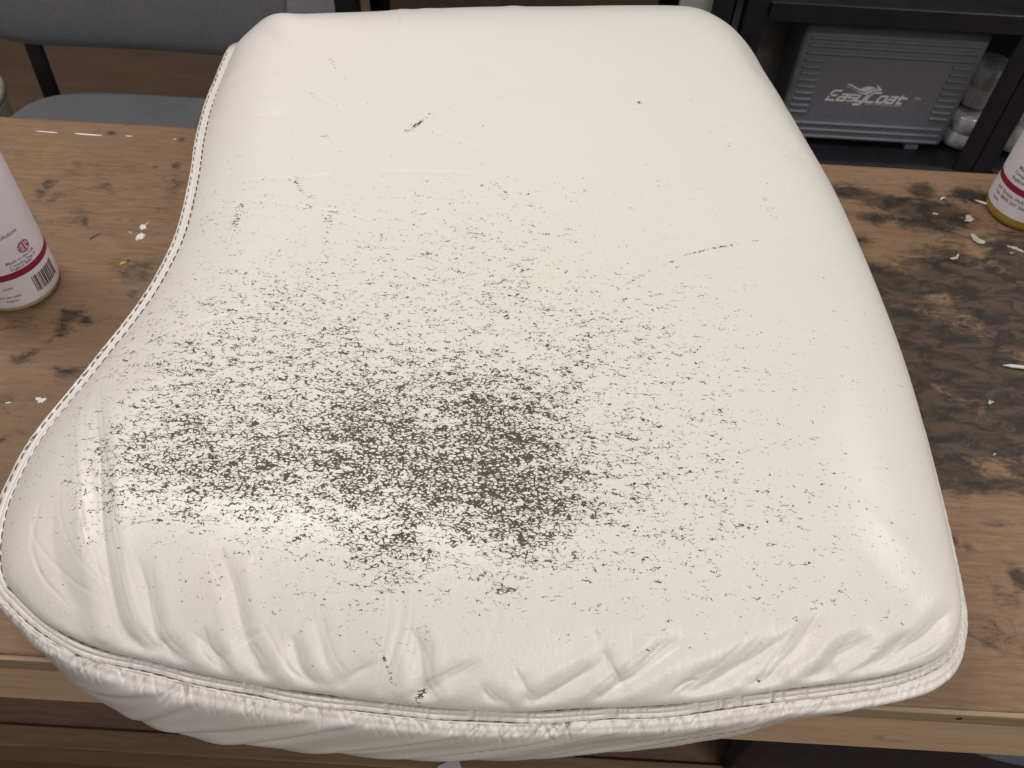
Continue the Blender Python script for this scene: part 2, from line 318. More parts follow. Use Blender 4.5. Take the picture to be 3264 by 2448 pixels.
WEAR = [  # how much finish has cracked away, per thousand, on a plan grid of the cushion top, front row first
[0,0,0,0,0,0,0,0,0,0,0,0,0,1,0,0,0,0,0,0,0,0,0,0,0,0,0,0,0,0,0,0,0,0,0,0,0,0,0,0,0,0,0,0,0,0,0,0,0,0,0,0,0,0],
[0,0,0,0,0,0,0,0,0,1,1,1,1,1,0,0,0,0,0,0,0,0,0,0,0,0,0,0,0,0,0,0,0,0,0,0,0,0,0,0,0,0,0,0,0,0,0,0,0,0,0,0,0,0],
[0,0,0,0,0,0,0,0,0,1,1,1,1,1,2,2,2,2,3,3,3,3,3,2,2,1,1,1,1,1,0,0,0,0,0,0,0,0,0,0,0,0,0,0,0,0,0,0,0,0,0,0,0,0],
[0,0,0,1,1,0,0,0,1,1,1,1,2,2,2,3,3,3,3,4,4,4,4,4,3,2,2,3,2,2,2,2,2,1,1,1,1,1,1,1,1,0,0,0,0,0,0,0,0,0,0,0,0,0],
[0,0,1,1,1,1,1,1,1,2,2,2,3,3,4,4,5,5,6,7,9,10,10,7,9,10,13,13,11,7,4,6,8,9,10,8,6,5,4,3,2,2,1,1,1,1,1,0,0,0,0,0,0,0],
[0,2,2,2,2,2,2,2,2,3,4,5,6,6,7,8,8,11,14,22,45,79,75,36,32,31,33,39,35,25,18,16,13,10,8,9,8,10,11,10,9,7,5,2,2,2,2,1,0,0,0,0,0,0],
[0,2,2,2,2,2,2,4,5,7,8,9,10,11,13,16,19,28,38,61,115,174,186,116,80,70,65,83,69,50,45,40,31,25,19,19,19,18,19,20,19,18,18,17,13,9,6,2,1,0,0,0,0,0],
[2,2,2,3,3,3,8,13,17,21,23,26,30,33,40,56,67,83,100,133,178,233,246,193,155,148,146,222,241,190,127,83,74,59,45,39,36,31,25,20,18,15,19,22,25,20,12,4,1,0,0,0,0,0],
[3,3,3,3,3,7,18,41,81,98,105,108,105,99,102,120,141,165,189,210,234,265,257,219,221,235,252,338,351,266,168,110,84,80,70,59,50,42,33,26,22,18,18,19,20,18,13,6,3,1,0,0,0,0],
[3,3,3,4,4,23,63,118,155,183,195,211,203,200,199,197,204,233,258,263,274,284,287,277,275,298,330,416,401,349,252,159,95,91,89,74,59,50,44,38,30,23,20,19,16,13,10,5,3,1,0,0,0,0],
[4,5,6,6,9,52,121,182,219,244,268,293,304,311,300,285,288,311,329,340,338,363,376,359,356,379,403,456,435,418,345,227,130,117,104,87,72,59,49,40,34,29,25,22,18,13,10,7,4,2,0,0,0,0],
[6,7,8,9,11,75,146,221,256,284,310,347,358,329,317,305,319,339,358,373,374,399,413,414,421,444,467,474,469,436,340,216,131,124,115,99,77,60,51,41,35,30,28,27,23,14,7,5,3,2,1,0,0,0],
[9,10,10,10,25,74,150,208,241,274,303,324,314,313,323,311,327,346,363,381,393,393,389,404,435,478,512,510,445,372,291,206,137,129,121,108,83,59,49,41,34,27,26,29,29,18,9,3,2,1,1,0,0,0],
[10,10,10,10,30,72,130,177,216,249,272,262,251,285,310,306,319,329,357,389,411,406,338,339,392,474,554,526,444,340,261,191,134,128,121,114,95,64,47,33,25,20,17,18,19,16,10,3,2,2,1,0,0,0],
[10,10,10,12,25,58,98,144,179,212,227,214,202,222,232,251,286,316,349,383,403,389,301,294,355,452,547,498,423,320,241,175,116,118,119,105,85,61,48,35,28,21,12,9,7,4,3,3,2,2,1,0,0,0],
[10,10,10,12,27,51,87,136,181,232,231,205,186,191,197,221,257,289,325,359,373,349,283,270,330,407,453,376,319,254,197,146,97,99,102,98,80,56,48,39,36,33,12,9,7,5,3,2,2,2,1,1,0,0],
[0,10,10,12,24,49,88,133,181,238,219,194,177,177,178,195,217,244,277,309,318,290,254,287,344,380,370,297,260,221,176,128,85,85,84,88,83,47,45,41,36,29,17,11,7,4,3,2,2,2,1,1,1,1],
[0,10,11,17,34,66,101,135,174,203,190,177,172,172,173,183,194,207,222,238,242,225,225,271,316,325,290,229,216,202,169,126,85,82,80,74,64,43,38,35,31,25,19,13,8,2,3,2,2,2,1,1,1,1],
[0,14,17,24,46,70,99,126,155,169,165,160,162,165,168,171,174,175,175,175,176,177,195,229,262,238,204,172,182,185,162,126,87,81,77,67,53,39,31,25,20,17,14,11,7,3,3,3,2,2,2,1,1,1],
[0,0,25,27,38,64,90,112,135,140,142,144,151,158,162,163,164,160,156,151,147,142,131,139,189,170,137,125,140,154,149,127,94,85,76,66,52,39,31,25,19,16,13,10,7,4,3,3,3,3,2,1,1,1],
[0,0,26,23,34,55,75,94,110,118,124,130,137,142,144,145,146,144,138,131,121,111,82,74,129,108,87,82,98,113,126,132,127,103,84,73,64,39,29,23,18,16,13,11,8,6,4,4,4,3,2,2,1,1],
[0,0,24,25,30,43,62,76,86,99,108,116,122,123,124,125,126,126,121,112,103,89,70,73,105,97,88,80,80,81,105,126,132,110,88,77,78,44,25,20,14,12,10,8,7,6,5,5,4,4,3,2,1,1],
[0,0,26,23,22,35,48,59,68,80,92,105,115,122,118,114,111,108,103,97,91,81,69,73,90,92,92,85,68,56,89,114,109,96,82,70,61,40,23,18,13,10,7,5,5,5,5,5,5,5,4,3,2,2],
[0,0,0,22,22,25,34,44,53,65,76,91,105,115,108,102,96,91,87,86,85,83,79,81,88,96,102,103,93,63,71,86,81,75,69,61,46,33,23,18,13,9,7,4,4,4,4,5,5,5,5,4,2,2],
[0,0,0,19,18,18,25,32,39,48,58,71,83,88,84,80,76,70,65,68,71,74,75,76,80,92,103,111,109,70,58,55,51,49,46,42,36,29,22,16,11,8,6,3,3,3,3,4,4,5,5,4,3,3],
[0,0,0,15,14,14,17,21,27,34,41,50,59,64,62,64,57,52,46,52,57,61,62,63,67,74,82,84,75,52,44,40,34,32,30,28,26,24,21,15,8,5,4,2,2,2,2,3,3,3,4,5,4,4],
[0,0,0,11,10,8,9,12,18,21,20,23,25,29,32,34,34,33,35,42,49,54,55,57,59,61,66,60,50,38,33,28,23,22,21,20,19,17,15,11,7,3,2,2,1,1,2,2,2,2,3,4,4,4],
[0,0,0,0,3,0,5,9,13,15,15,17,17,18,20,22,24,26,29,36,42,48,51,55,55,52,50,44,35,26,22,19,15,14,13,12,12,11,11,8,4,2,2,2,1,1,1,1,1,2,2,3,3,5],
[0,0,0,0,0,1,4,7,11,16,14,12,11,11,13,15,19,23,27,31,36,40,45,50,50,48,46,39,29,20,16,13,9,8,7,6,5,5,4,4,3,2,2,2,1,1,1,1,1,1,1,2,3,4],
[0,0,0,0,1,2,7,13,21,25,12,10,10,10,10,13,16,20,24,27,30,33,37,43,44,42,41,34,25,16,12,10,8,6,6,5,4,3,2,2,2,2,2,2,2,2,2,2,1,1,1,1,2,3],
[0,0,0,0,4,5,13,22,29,26,7,8,10,9,8,10,14,17,20,23,24,25,28,32,35,36,35,30,21,12,9,8,6,5,4,4,3,2,2,2,2,2,2,2,2,2,2,2,2,2,1,1,2,2],
[0,0,0,0,7,8,12,16,23,19,7,7,8,7,6,8,11,13,16,17,18,19,20,24,27,30,29,25,17,9,7,6,5,4,4,3,3,2,2,2,1,1,1,1,1,1,1,2,2,2,2,1,1,2],
[0,0,0,0,5,6,8,9,22,19,11,10,9,5,5,6,7,9,11,12,13,14,16,19,22,25,23,18,12,7,6,5,4,4,3,3,3,2,2,2,1,1,1,1,1,1,1,1,1,2,2,2,1,1],
[0,0,0,2,3,4,5,8,14,11,6,6,6,5,5,6,7,9,10,12,13,15,17,19,22,28,31,11,7,6,6,5,4,4,5,5,4,3,2,1,1,1,1,1,1,0,1,1,1,1,1,2,1,1],
[0,0,0,3,3,3,4,4,7,4,2,2,3,2,2,3,4,5,6,6,7,9,10,11,13,17,16,13,8,8,7,7,6,7,8,9,9,8,2,1,1,1,1,1,1,1,1,0,0,1,1,2,2,2],
[0,0,0,2,2,2,1,1,1,1,1,1,1,1,1,1,1,1,1,1,2,2,2,3,4,6,6,5,4,4,4,4,4,4,5,6,6,5,3,2,3,3,3,3,3,1,1,1,1,0,1,1,2,2],
[0,0,0,1,1,1,1,1,1,1,1,1,1,1,1,1,1,1,1,1,1,1,1,1,1,1,1,1,1,1,1,1,1,1,2,2,2,2,2,2,2,2,2,2,2,2,3,3,1,1,0,1,2,2],
[0,0,0,1,1,1,1,1,1,1,1,1,1,1,1,1,1,1,1,1,1,1,1,1,1,1,1,1,1,1,1,1,1,1,1,1,1,1,1,1,1,1,1,1,1,2,2,2,3,1,1,1,1,0],
[0,0,0,1,1,1,1,1,1,1,1,1,1,1,1,1,1,1,1,1,1,1,1,1,1,1,1,1,1,1,1,1,1,1,1,1,1,1,1,1,1,1,1,1,1,1,1,1,2,3,1,0,1,0],
[0,0,0,1,1,1,1,1,1,1,1,1,1,1,1,1,1,1,1,1,1,1,1,1,1,1,1,1,1,1,1,1,1,1,1,1,1,1,1,1,1,1,1,1,1,1,1,1,1,2,3,1,1,0],
[0,0,1,1,1,1,1,1,1,1,1,1,1,1,1,1,1,1,1,1,1,1,1,1,1,1,1,1,1,1,1,1,1,1,1,1,1,1,1,1,1,1,1,1,1,1,1,1,1,2,3,1,1,0],
[0,0,1,1,1,1,1,1,1,1,1,1,1,1,1,1,1,1,1,1,1,1,1,1,1,1,1,1,1,1,1,1,1,1,1,1,1,1,1,1,1,1,1,1,1,1,1,1,1,1,2,1,1,0],
[0,0,1,1,1,1,1,0,0,0,0,0,0,1,1,1,1,1,1,1,1,1,1,1,1,1,1,1,1,1,1,1,1,1,1,1,1,1,1,1,1,1,1,1,1,1,1,1,1,1,2,3,0,0],
[0,0,1,1,1,0,0,0,0,0,0,0,0,0,0,0,0,0,0,0,0,0,0,0,0,0,1,1,1,1,1,1,1,1,1,1,1,1,1,1,1,1,1,1,1,1,1,1,1,1,2,3,0,0],
[0,0,1,1,0,0,0,0,0,0,0,0,0,0,0,0,0,0,0,0,0,0,0,0,0,0,0,0,0,0,0,0,0,0,0,0,0,0,1,1,1,1,1,1,1,1,1,1,1,1,2,2,0,0],
[0,0,1,1,0,0,0,0,0,0,0,0,0,0,0,0,0,0,0,0,0,0,0,0,0,0,0,0,0,0,0,0,0,0,0,0,0,0,0,0,0,0,0,1,1,1,1,1,1,1,1,1,0,0],
[0,0,0,0,0,0,0,0,0,0,0,0,0,0,0,0,0,0,0,0,0,0,0,0,0,0,0,0,0,0,0,0,0,0,0,0,0,0,0,0,0,0,0,0,0,1,1,1,1,1,1,0,0,0],
[0,0,0,0,0,0,0,0,0,0,0,0,0,0,0,0,0,0,0,0,0,0,0,0,0,0,0,0,0,0,0,0,0,0,0,0,0,0,0,0,0,0,0,0,0,0,1,1,1,1,1,0,0,0],
[0,0,0,0,0,0,0,0,0,0,0,0,0,0,0,0,0,0,0,0,0,0,0,0,0,0,0,0,0,0,0,0,0,0,0,0,0,0,0,0,0,0,0,0,0,0,1,1,1,1,1,0,0,0],
[0,0,0,0,0,0,0,0,0,0,0,0,0,0,0,0,0,0,0,0,0,0,0,0,0,0,0,0,0,0,0,0,0,0,0,0,0,0,0,0,0,0,0,0,0,0,0,1,1,1,0,0,0,0],
[0,0,0,0,0,0,0,0,0,0,0,0,0,0,0,0,0,0,0,0,0,0,0,0,0,0,0,0,0,0,0,0,0,0,0,0,0,0,0,0,0,0,0,0,0,0,0,1,1,1,0,0,0,0],
[0,0,0,0,0,0,0,0,0,0,0,0,0,0,0,0,0,0,0,0,0,0,0,0,0,0,0,0,0,0,0,0,0,0,0,0,0,0,0,0,0,0,0,0,0,0,0,1,1,1,0,0,0,0],
[0,0,0,0,0,0,0,0,0,0,0,0,0,0,0,0,0,0,0,0,0,0,0,0,0,0,0,0,0,0,0,0,0,0,0,0,0,0,0,0,0,0,0,0,0,0,0,1,1,0,0,0,0,0],
[0,0,0,0,0,0,0,0,0,0,0,0,0,0,0,0,0,0,0,0,0,0,0,0,0,0,0,0,0,0,0,0,0,0,0,0,0,0,0,0,0,0,0,0,0,0,0,1,1,0,0,0,0,0],
[0,0,0,0,0,0,0,0,0,0,0,0,0,0,0,0,0,0,0,0,0,0,0,0,0,0,0,0,0,0,0,0,0,0,0,0,0,0,0,0,0,0,0,0,0,0,0,1,1,0,0,0,0,0],
[0,0,0,0,0,0,0,0,0,0,0,0,0,0,0,0,0,0,0,0,0,0,0,0,0,0,0,0,0,0,0,0,0,0,0,0,0,0,0,0,0,0,0,0,0,0,0,0,0,0,0,0,0,0],
[0,0,0,0,0,0,0,0,0,0,0,0,0,0,0,0,0,0,0,0,0,0,0,0,0,0,0,0,0,0,0,0,0,0,0,0,0,0,0,0,0,0,0,0,0,0,0,0,0,0,0,0,0,0],
[0,0,0,0,0,0,0,0,0,0,0,0,0,0,0,0,0,0,0,0,0,0,0,0,0,0,0,0,0,0,0,0,0,0,0,0,0,0,0,0,0,0,0,0,0,0,0,0,0,0,0,0,0,0],
[0,0,0,0,0,0,0,0,0,0,0,0,0,0,0,0,0,0,0,0,0,0,0,0,0,0,0,0,0,0,0,0,0,0,0,0,0,0,0,0,0,0,0,0,0,0,0,0,0,0,0,0,0,0],
[0,0,0,0,0,0,0,0,0,0,0,0,0,0,0,0,0,0,0,0,0,0,0,0,0,0,0,0,0,0,0,0,0,0,0,0,0,0,0,0,0,0,0,0,0,0,0,0,0,0,0,0,0,0],
[0,0,0,0,0,0,0,0,0,0,0,0,0,0,0,0,0,0,0,0,0,0,0,0,0,0,0,0,0,0,0,0,0,0,0,0,0,0,0,0,0,0,0,0,0,0,0,0,0,0,0,0,0,0],
[0,0,0,0,0,0,0,0,0,0,0,0,0,0,0,0,0,0,0,0,0,0,0,0,0,0,0,0,0,0,0,0,0,0,0,0,0,0,0,0,0,0,0,0,0,0,0,0,0,0,0,0,0,0],
]
STAINS = [  # x, y, half sizes in mm, strength
(362,790,23,11,0.9),(404,776,31,10,0.9),(441,800,14,15,0.8),(441,759,36,25,0.9),(376,749,16,8,0.8),(491,798,21,13,0.75),(506,795,11,10,0.6),(346,710,20,12,0.5),(350,656,29,25,0.85),(376,648,47,27,0.9),(441,667,46,35,0.9),(476,640,43,47,1.0),(516,697,30,36,0.9),(379,601,37,16,0.8),(407,571,58,30,0.95),(366,547,33,35,1.0),(432,536,53,32,0.95),(369,488,46,27,0.95),(407,463,50,23,0.95),(357,455,27,28,0.95),(371,432,28,17,0.9),(394,415,44,10,0.8),(436,432,10,7,0.9),(477,585,23,25,0.8),(364,594,18,38,0.6),(358,631,14,40,0.6),(356,503,17,22,0.9),(447,499,26,33,0.8),(426,611,56,39,0.5),(-503,718,8,19,0.55),(-490,703,6,14,0.45),(-450,678,13,10,0.6),(-369,608,20,16,0.6),(-389,615,13,11,0.4),(-414,543,13,9,0.95),(-398,540,8,6,0.9),(-415,526,6,8,0.95),(-422,512,4,4,0.8),(-466,820,6,6,0.8),(-481,822,4,4,0.6),(-456,833,5,4,0.45),(-385,815,4,5,0.8),(-419,811,3,2,0.6),(-378,769,5,5,0.8),(-400,765,3,3,0.7),(-429,715,3,3,0.6),(-375,699,7,4,0.35),(-429,499,4,5,0.8),(-436,489,10,5,0.7),(-389,477,16,7,0.75),(-402,482,6,4,0.6),(-412,410,8,4,0.55),(-420,402,3,5,0.6),(-390,575,5,2,0.6),(-406,558,4,2,0.5),(-366,576,7,7,0.5),(-465,744,29,23,0.25),(-503,673,14,8,0.3),(-456,530,17,11,0.3),(-369,737,10,23,0.3),(-431,446,16,15,0.35),(-371,660,8,5,0.35),(-542,776,20,10,0.25),(370,355,5,3,0.5),(402,329,6,12,0.7),(398,378,15,4,0.5),(359,359,3,6,0.6),(390,313,15,12,0.3),(342,306,4,2,0.4),(374,331,11,2,0.35),(-376,307,10,5,0.3),(369,278,21,15,0.25)]
# ------------------------------------------------------------------ leather
def crack_field(t):
    """height-like field whose lowest places crack first: flat rounded flakes, longer across the seat"""
    v0 = t.co()
    wob = t.n('ShaderNodeTexNoise', i_Vector=v0, i_Scale=110.0, i_Detail=2.0)
    sub = t.n('ShaderNodeVectorMath', operation='SUBTRACT', i_0=wob.outputs[1], i_1=(.5, .5, .5))
    off = t.n('ShaderNodeVectorMath', operation='SCALE', i_0=sub.outputs[0], i_Scale=.0065)
    v1 = t.n('ShaderNodeVectorMath', operation='ADD', i_0=v0, i_1=off.outputs[0])
    wob2 = t.n('ShaderNodeTexNoise', i_Vector=v0, i_Scale=560.0, i_Detail=2.0)
    sub2 = t.n('ShaderNodeVectorMath', operation='SUBTRACT', i_0=wob2.outputs[1], i_1=(.5, .5, .5))
    off2 = t.n('ShaderNodeVectorMath', operation='SCALE', i_0=sub2.outputs[0], i_Scale=.0016)
    v1 = t.n('ShaderNodeVectorMath', operation='ADD', i_0=v1.outputs[0], i_1=off2.outputs[0])
    v = t.n('ShaderNodeVectorMath', operation='MULTIPLY', i_0=v1.outputs[0], i_1=(265, 590, 450))
    ed = t.n('ShaderNodeTexVoronoi', feature='DISTANCE_TO_EDGE', i_Vector=v.outputs[0], i_Scale=1.0).outputs['Distance']
    fine = t.noise(v.outputs[0], .9, 3, .6)
    vl = t.n('ShaderNodeVectorMath', operation='MULTIPLY', i_0=v1.outputs[0], i_1=(60, 190, 130))
    clump = t.noise(vl.outputs[0], 1.0, 3, .55)
    f = t.math('ADD', t.math('MULTIPLY', ed, .85), t.math('ADD', t.math('MULTIPLY', fine, .62), t.math('MULTIPLY', clump, .36)))
    return f
CDF_P = [0,.001,.003,.006,.01,.02,.03,.05,.08,.12,.16,.2,.25,.3,.35,.4,.45,.5,.55,.6,.7]
CDF_V = [0.28,0.3679,0.3882,0.4024,0.4132,0.4302,0.4414,0.4568,0.4731,0.4893,0.5025,0.514,0.5269,0.5388,0.5503,0.5616,0.5731,0.5848,0.5968,0.6098,0.639]
def leather_material(name, cracked):
    t = NT(name); v = t.co()
    big = t.noise(v, 9, 3, .55); mid = t.noise(v, 45, 3, .6)
    base = t.mix(t.ramp(big, .35, .65), LEATHER_A, LEATHER_B)
    smudge = t.math('MULTIPLY', t.ramp(mid, .56, .80), .10)
    base = t.mix(smudge, base, (.50, .48, .40))
    grain = t.noise(v, 1500, 2, .6)
    vs = t.co((1, .42, .5)); fine = t.noise(vs, 300, 4, .65, 1.5)          # fine creasing running down the front
    rough = t.math('ADD', .27, t.math('MULTIPLY', big, .14))
    if cracked:
        base = t.mix(t.math('MULTIPLY', t.attr('worn'), .85), base, LEATHER_CAST)  # camera's greenish centre cast painted into the leather, over some yellowing
        f = crack_field(t); d = t.math('SUBTRACT', f, t.attr('limit'))
        m = t.math('SUBTRACT', 1.0, t.ramp(d, -.012, .010))
        dark = t.mix(t.ramp(t.noise(v, 160, 2), .35, .75), (.064, .057, .035), (.092, .074, .047))
        col = t.mix(m, base, dark)
        rough = t.math('ADD', rough, t.math('MULTIPLY', m, .35))
        n1 = t.bump(grain, .10, .0003)
        n2 = t.bump(t.math('MULTIPLY', fine, t.attr('front')), .40, .0010, n1)
        return t.out(col, rough, n2, Specular_IOR_Level=.5)
    n1 = t.bump(grain, .16, .0003); n2 = t.bump(fine, .35, .0007, n1)
    return t.out(base, rough, n2, Specular_IOR_Level=.5)
LEATHER_A, LEATHER_B, LEATHER_CAST = (.745, .697, .662), (.725, .688, .642), (.742, .747, .655)
M_TOP = leather_material('cracked_leather', True); M_LEA = leather_material('plain_leather', False)
M_THREAD_D = plain('dark_thread', (.075, .066, .048), .8, .2, 900); M_THREAD_L = plain('taupe_groove_thread', (.17, .145, .112), .8, .2, 900)
# ------------------------------------------------------------------ fold / scratch fields on the plan
def seg_dist(X, Y, pts):
    """distance to a polyline and arc parameter 0..1 of the nearest point"""
    p = np.array(pts, float); L = np.linalg.norm(np.diff(p, axis=0), axis=1); acc = np.concatenate([[0], np.cumsum(L)]); tot = acc[-1]
    best = np.full(X.shape, 1e9); par = np.zeros(X.shape)
    for i in range(len(p)-1):
        a, b = p[i], p[i+1]; ab = b-a; l2 = max((ab**2).sum(), 1e-12)
        t = np.clip(((X-a[0])*ab[0]+(Y-a[1])*ab[1])/l2, 0, 1)
        d = np.hypot(X-a[0]-t*ab[0], Y-a[1]-t*ab[1]); m = d < best
        best = np.where(m, d, best); par = np.where(m, (acc[i]+t*L[i])/tot, par)
    return best, par
def curve_pts(pts, n=6):
    p = np.array(pts, float)*.001
    return open_spline(p, n) if len(p) > 2 else p
def fold_field(X, Y):
    H = np.zeros(X.shape)
    runs = [(w*(.74 if 4.5 < w < 7.5 and dep > 0 else 1.0), dep*(1.2 if dep > 0 and w > 3 else .8), pts, 0) for w, dep, pts in FOLDS]
    g = np.random.default_rng(77)
    for w, dep, pts in FOLDS:                                            # thin creases bunched along the deeper folds
        if dep > .5 and min(q_[1] for q_ in pts) < 330:
            for k in range(5 if dep > 1.1 else 3):
                o1, o2 = g.normal(0, w*1.2, 2); e1, e2 = g.normal(0, w*1.2, 2); n_ = len(pts); a0 = g.uniform(-.35, .15)
                q_ = [(x+o1+(e1-o1)*i/(n_-1)+g.normal(0, .8), y+.4*(o2+(e2-o2)*i/(n_-1))) for i, (x, y) in enumerate(pts)]
                q_[0] = (q_[0][0]+(q_[0][0]-q_[1][0])*-a0, q_[0][1]+(q_[0][1]-q_[1][1])*-a0)
                runs.append((g.uniform(1.0, 1.4), g.uniform(.12, .32), q_, 1))
    for w, dep, pts, thin in runs:
        pts = list(pts)
        if pts[-1][1] > pts[0][1] and min(q_[1] for q_ in pts) < 330: pts = pts[::-1]
        if not thin and dep > 1 and pts[0][0] > 60 and pts[0][1] < 330: pts = [(pts[0][0]+(pts[0][0]-pts[1][0])*.9, pts[0][1]+(pts[0][1]-pts[1][1])*.9)]+pts
        p = curve_pts(pts); free = thin or pts[-1][1] > 240; w *= .001; dep *= .001; R = 4.5*w
        m = (X > p[:, 0].min()-R) & (X < p[:, 0].max()+R) & (Y > p[:, 1].min()-R) & (Y < p[:, 1].max()+R)
        if not m.any(): continue
        d, u = seg_dist(X[m], Y[m], p); q = d/w
        if dep > 0 and w > .0032: val = -np.exp(-(np.sqrt(q*q+.015)-.12)*1.05)+.30*np.exp(-((q-2.2)/1.1)**2)
        elif dep > 0: val = -np.exp(-q*q*1.6)+.08*np.exp(-((q-1.8)/.9)**2)
        else: val = -np.exp(-q*q)
        tap = (smooth(0, .25, u) if thin else smooth(0, .38, u))*(1-smooth(.8, 1, u)*(1 if (dep < 0 or w < .003 or free) else .1))
        H[m] += dep*val*tap
    return H
def sine_noise(X, Y, k, n=7, seed=1):
    g = np.random.default_rng(seed); out = np.zeros(X.shape)
    for i in range(n):
        a = g.uniform(0, 2*math.pi); f = k*g.uniform(.6, 1.7); out += np.sin((X*math.cos(a)+Y*math.sin(a))*f+g.uniform(0, 6.28))
    return out/n
def wear_at(X, Y):
    W = np.array(WEAR)/1000
    ny, nx = W.shape; gx = np.clip((X+.335)/.660*(nx-1), 0, nx-1.001); gy = np.clip((Y-.165)/.760*(ny-1), 0, ny-1.001)
    i, j = gx.astype(int), gy.astype(int); fx, fy = gx-i, gy-j
    return (W[j, i]*(1-fx)+W[j, i+1]*fx)*(1-fy)+(W[j+1, i]*(1-fx)+W[j+1, i+1]*fx)*fy
# ------------------------------------------------------------------ the cushion
cushion = thing('leather_cushion', 'cream leather seat cushion with cracked worn finish lying across the workbench', 'cushion')
NT_TOP, NR_TOP = 2000, 380
G, P_, N_, s_, d_ = top_base(NT_TOP, NR_TOP)
nrm = np.cross(np.gradient(G, axis=0), np.gradient(G, axis=1)); nrm = np.roll(nrm, 0)
nrm[:, :3] = (0, 0, 1); ln = np.linalg.norm(nrm, axis=2, keepdims=True); nrm = nrm/np.where(ln < 1e-14, 1, ln)
nrm *= np.sign(nrm[..., 2:3]+1e-9)*1.0
X, Y = G[..., 0], G[..., 1]
frontw = smooth(.33, .20, Y)
H = fold_field(X, Y)*smooth(0, .004, d_)
H += .0010*sine_noise(X, Y, 30, seed=3)+.0005*sine_noise(X, Y*.5, 80, seed=5)*(.25+frontw)+.00016*sine_noise(X, Y*.35, 330, 9, seed=8)*frontw
H *= smooth(0, .006, d_)*.6+.4
G = G+nrm*H[..., None]
top_me = grid_mesh('top_panel', G, wrap_u=True, flip=False)
wear = wear_at(X, Y)
patch = (1+.42*smooth(.06, .20, wear))*np.clip(1+.55*sine_noise(X, Y*1.6, 150, 9, seed=21)+.45*sine_noise(X, Y*1.5, 330, 9, seed=22), .25, 1.9)
wear = wear*patch*(1+.18*smooth(.22, .4, wear))
for w, st, pts in SCRATCHES_CREASES:
    p = np.array(pts)*.001; w *= .001; R = 3*w
    m = (X > p[:, 0].min()-R) & (X < p[:, 0].max()+R) & (Y > p[:, 1].min()-R) & (Y < p[:, 1].max()+R)
    if m.any():
        d, u = seg_dist(X[m], Y[m], p); wear[m] = np.maximum(wear[m], st*np.exp(-(d/w)**2)*(.35+.65*np.sin(math.pi*np.clip(u, .06, .94))))
fattr(top_me, 'limit', np.interp(np.clip(wear, 0, .68), CDF_P, CDF_V))
fattr(top_me, 'front', np.clip(frontw, .05, 1))
fattr(top_me, 'worn', np.exp(-(((X-.03)/.25)**2+((Y-.50)/.28)**2)))  # smooth oval mask for the painted camera cast at the yellowed centre
link('top_panel', top_me, M_TOP, cushion)
# welt and side band
NTW = 2600
P, N, s, Wt, Bd, (l, f, r, b) = welt_band(NTW, 3, 9)
PITCH_ST = .0082
puck = (.16+.84*np.clip(f*1.2+.8*r*smooth(.6, .35, P[:, 1]), 0, 1))                                   # puckering is strongest along the front
ph = np.abs(np.sin(math.pi*s/PITCH_ST))**.7
jit = .6+.4*np.sin(s*97)+.3*np.sin(s*213)
nW = Wt.shape[1]; iG = 39; tw = np.linspace(0, 9.7, nW)*.001
up = np.zeros_like(Wt); up[..., 2] = .7; up[..., 0] = N[:, 0:1]*.7; up[..., 1] = N[:, 1:2]*.7
amp = puck[:, None]*((ph*jit)[:, None]-.45)*(np.exp(-((tw-.0070)/.0015)**2)*.0010+np.exp(-((tw-.0029)/.0012)**2)*.0003)[None]
fr = np.zeros(NTW)
for k in range(1500):
    s0 = rng.uniform(0, s[-1]); fr += -rng.uniform(.15, 1)*np.exp(-((s-s0)/rng.uniform(.0006, .0011))**2)
amp += puck[:, None]*fr[:, None]*(np.exp(-((tw-.0066)/.0017)**2)*.0007+np.exp(-((tw-.0030)/.0012)**2)*.0006)[None]
Wt = Wt+up*amp[..., None]
Wt = Wt+N[:, None]*(.0006*np.sin(s*41)+.0005*np.sin(s*88+1))[:, None, None]*f[:, None, None]
welt = link('welt', grid_mesh('welt', Wt, wrap_u=True), M_LEA, cushion)
# side band: gathers below the stitching, long slanting folds further down
T = np.concatenate([np.zeros((NTW, 1)), np.cumsum(np.linalg.norm(np.diff(Bd, axis=1), axis=2), axis=1)], 1)
S = np.broadcast_to(s[:, None], T.shape); Hb = np.zeros(T.shape)
Hb += puck[:, None]*(ph*jit)[:, None]*.0013*np.exp(-(T/.0035)**2)
Xs = P[:, 0]
for k in range(1500):
    s0 = rng.uniform(0, s[-1]); i0 = np.searchsorted(s, s0)%NTW; ln_ = rng.uniform(.005, .022); w0 = rng.uniform(.0005, .0011); sl = rng.normal(-.25-1.2*Xs[i0], .35)
    lo, hi = np.searchsorted(s, s0-.02), np.searchsorted(s, s0+.02)
    if hi <= lo: continue
    Hb[lo:hi] += -rng.uniform(.15, 1.1)*.0012*(1-.45*float(smooth(.05, .2, np.array(Xs[i0]))))*puck[lo:hi, None]*np.exp(-((S[lo:hi]-s0-sl*T[lo:hi])/w0)**2)*smooth(ln_, ln_*.4, T[lo:hi])*smooth(0, .0012, T[lo:hi])
fs, fe = s[np.argmin(np.hypot(P[:, 0]+.315, P[:, 1]-.24))], s[np.argmin(np.hypot(P[:, 0]-.285, P[:, 1]-.235))]
for s0 in np.arange(fs, fe, .047):
    s0 = s0+rng.uniform(-.016, .016); x0 = np.interp(s0, s, Xs); sl = -1.6-2.2*np.clip(x0+.1, -.1, .3)+rng.normal(0, .3); w0 = rng.uniform(.006, .011)
    d = (S-s0-sl*(T-.02))
    q = d/w0
    Hb += rng.uniform(.5, 1.15)*(.0022*np.exp(-q*q)-.0026*np.exp(-((q-1.5)/.55)**2))*smooth(.004, .022, T)*smooth(.095, .055, T)*f[:, None]
BdN = Bd
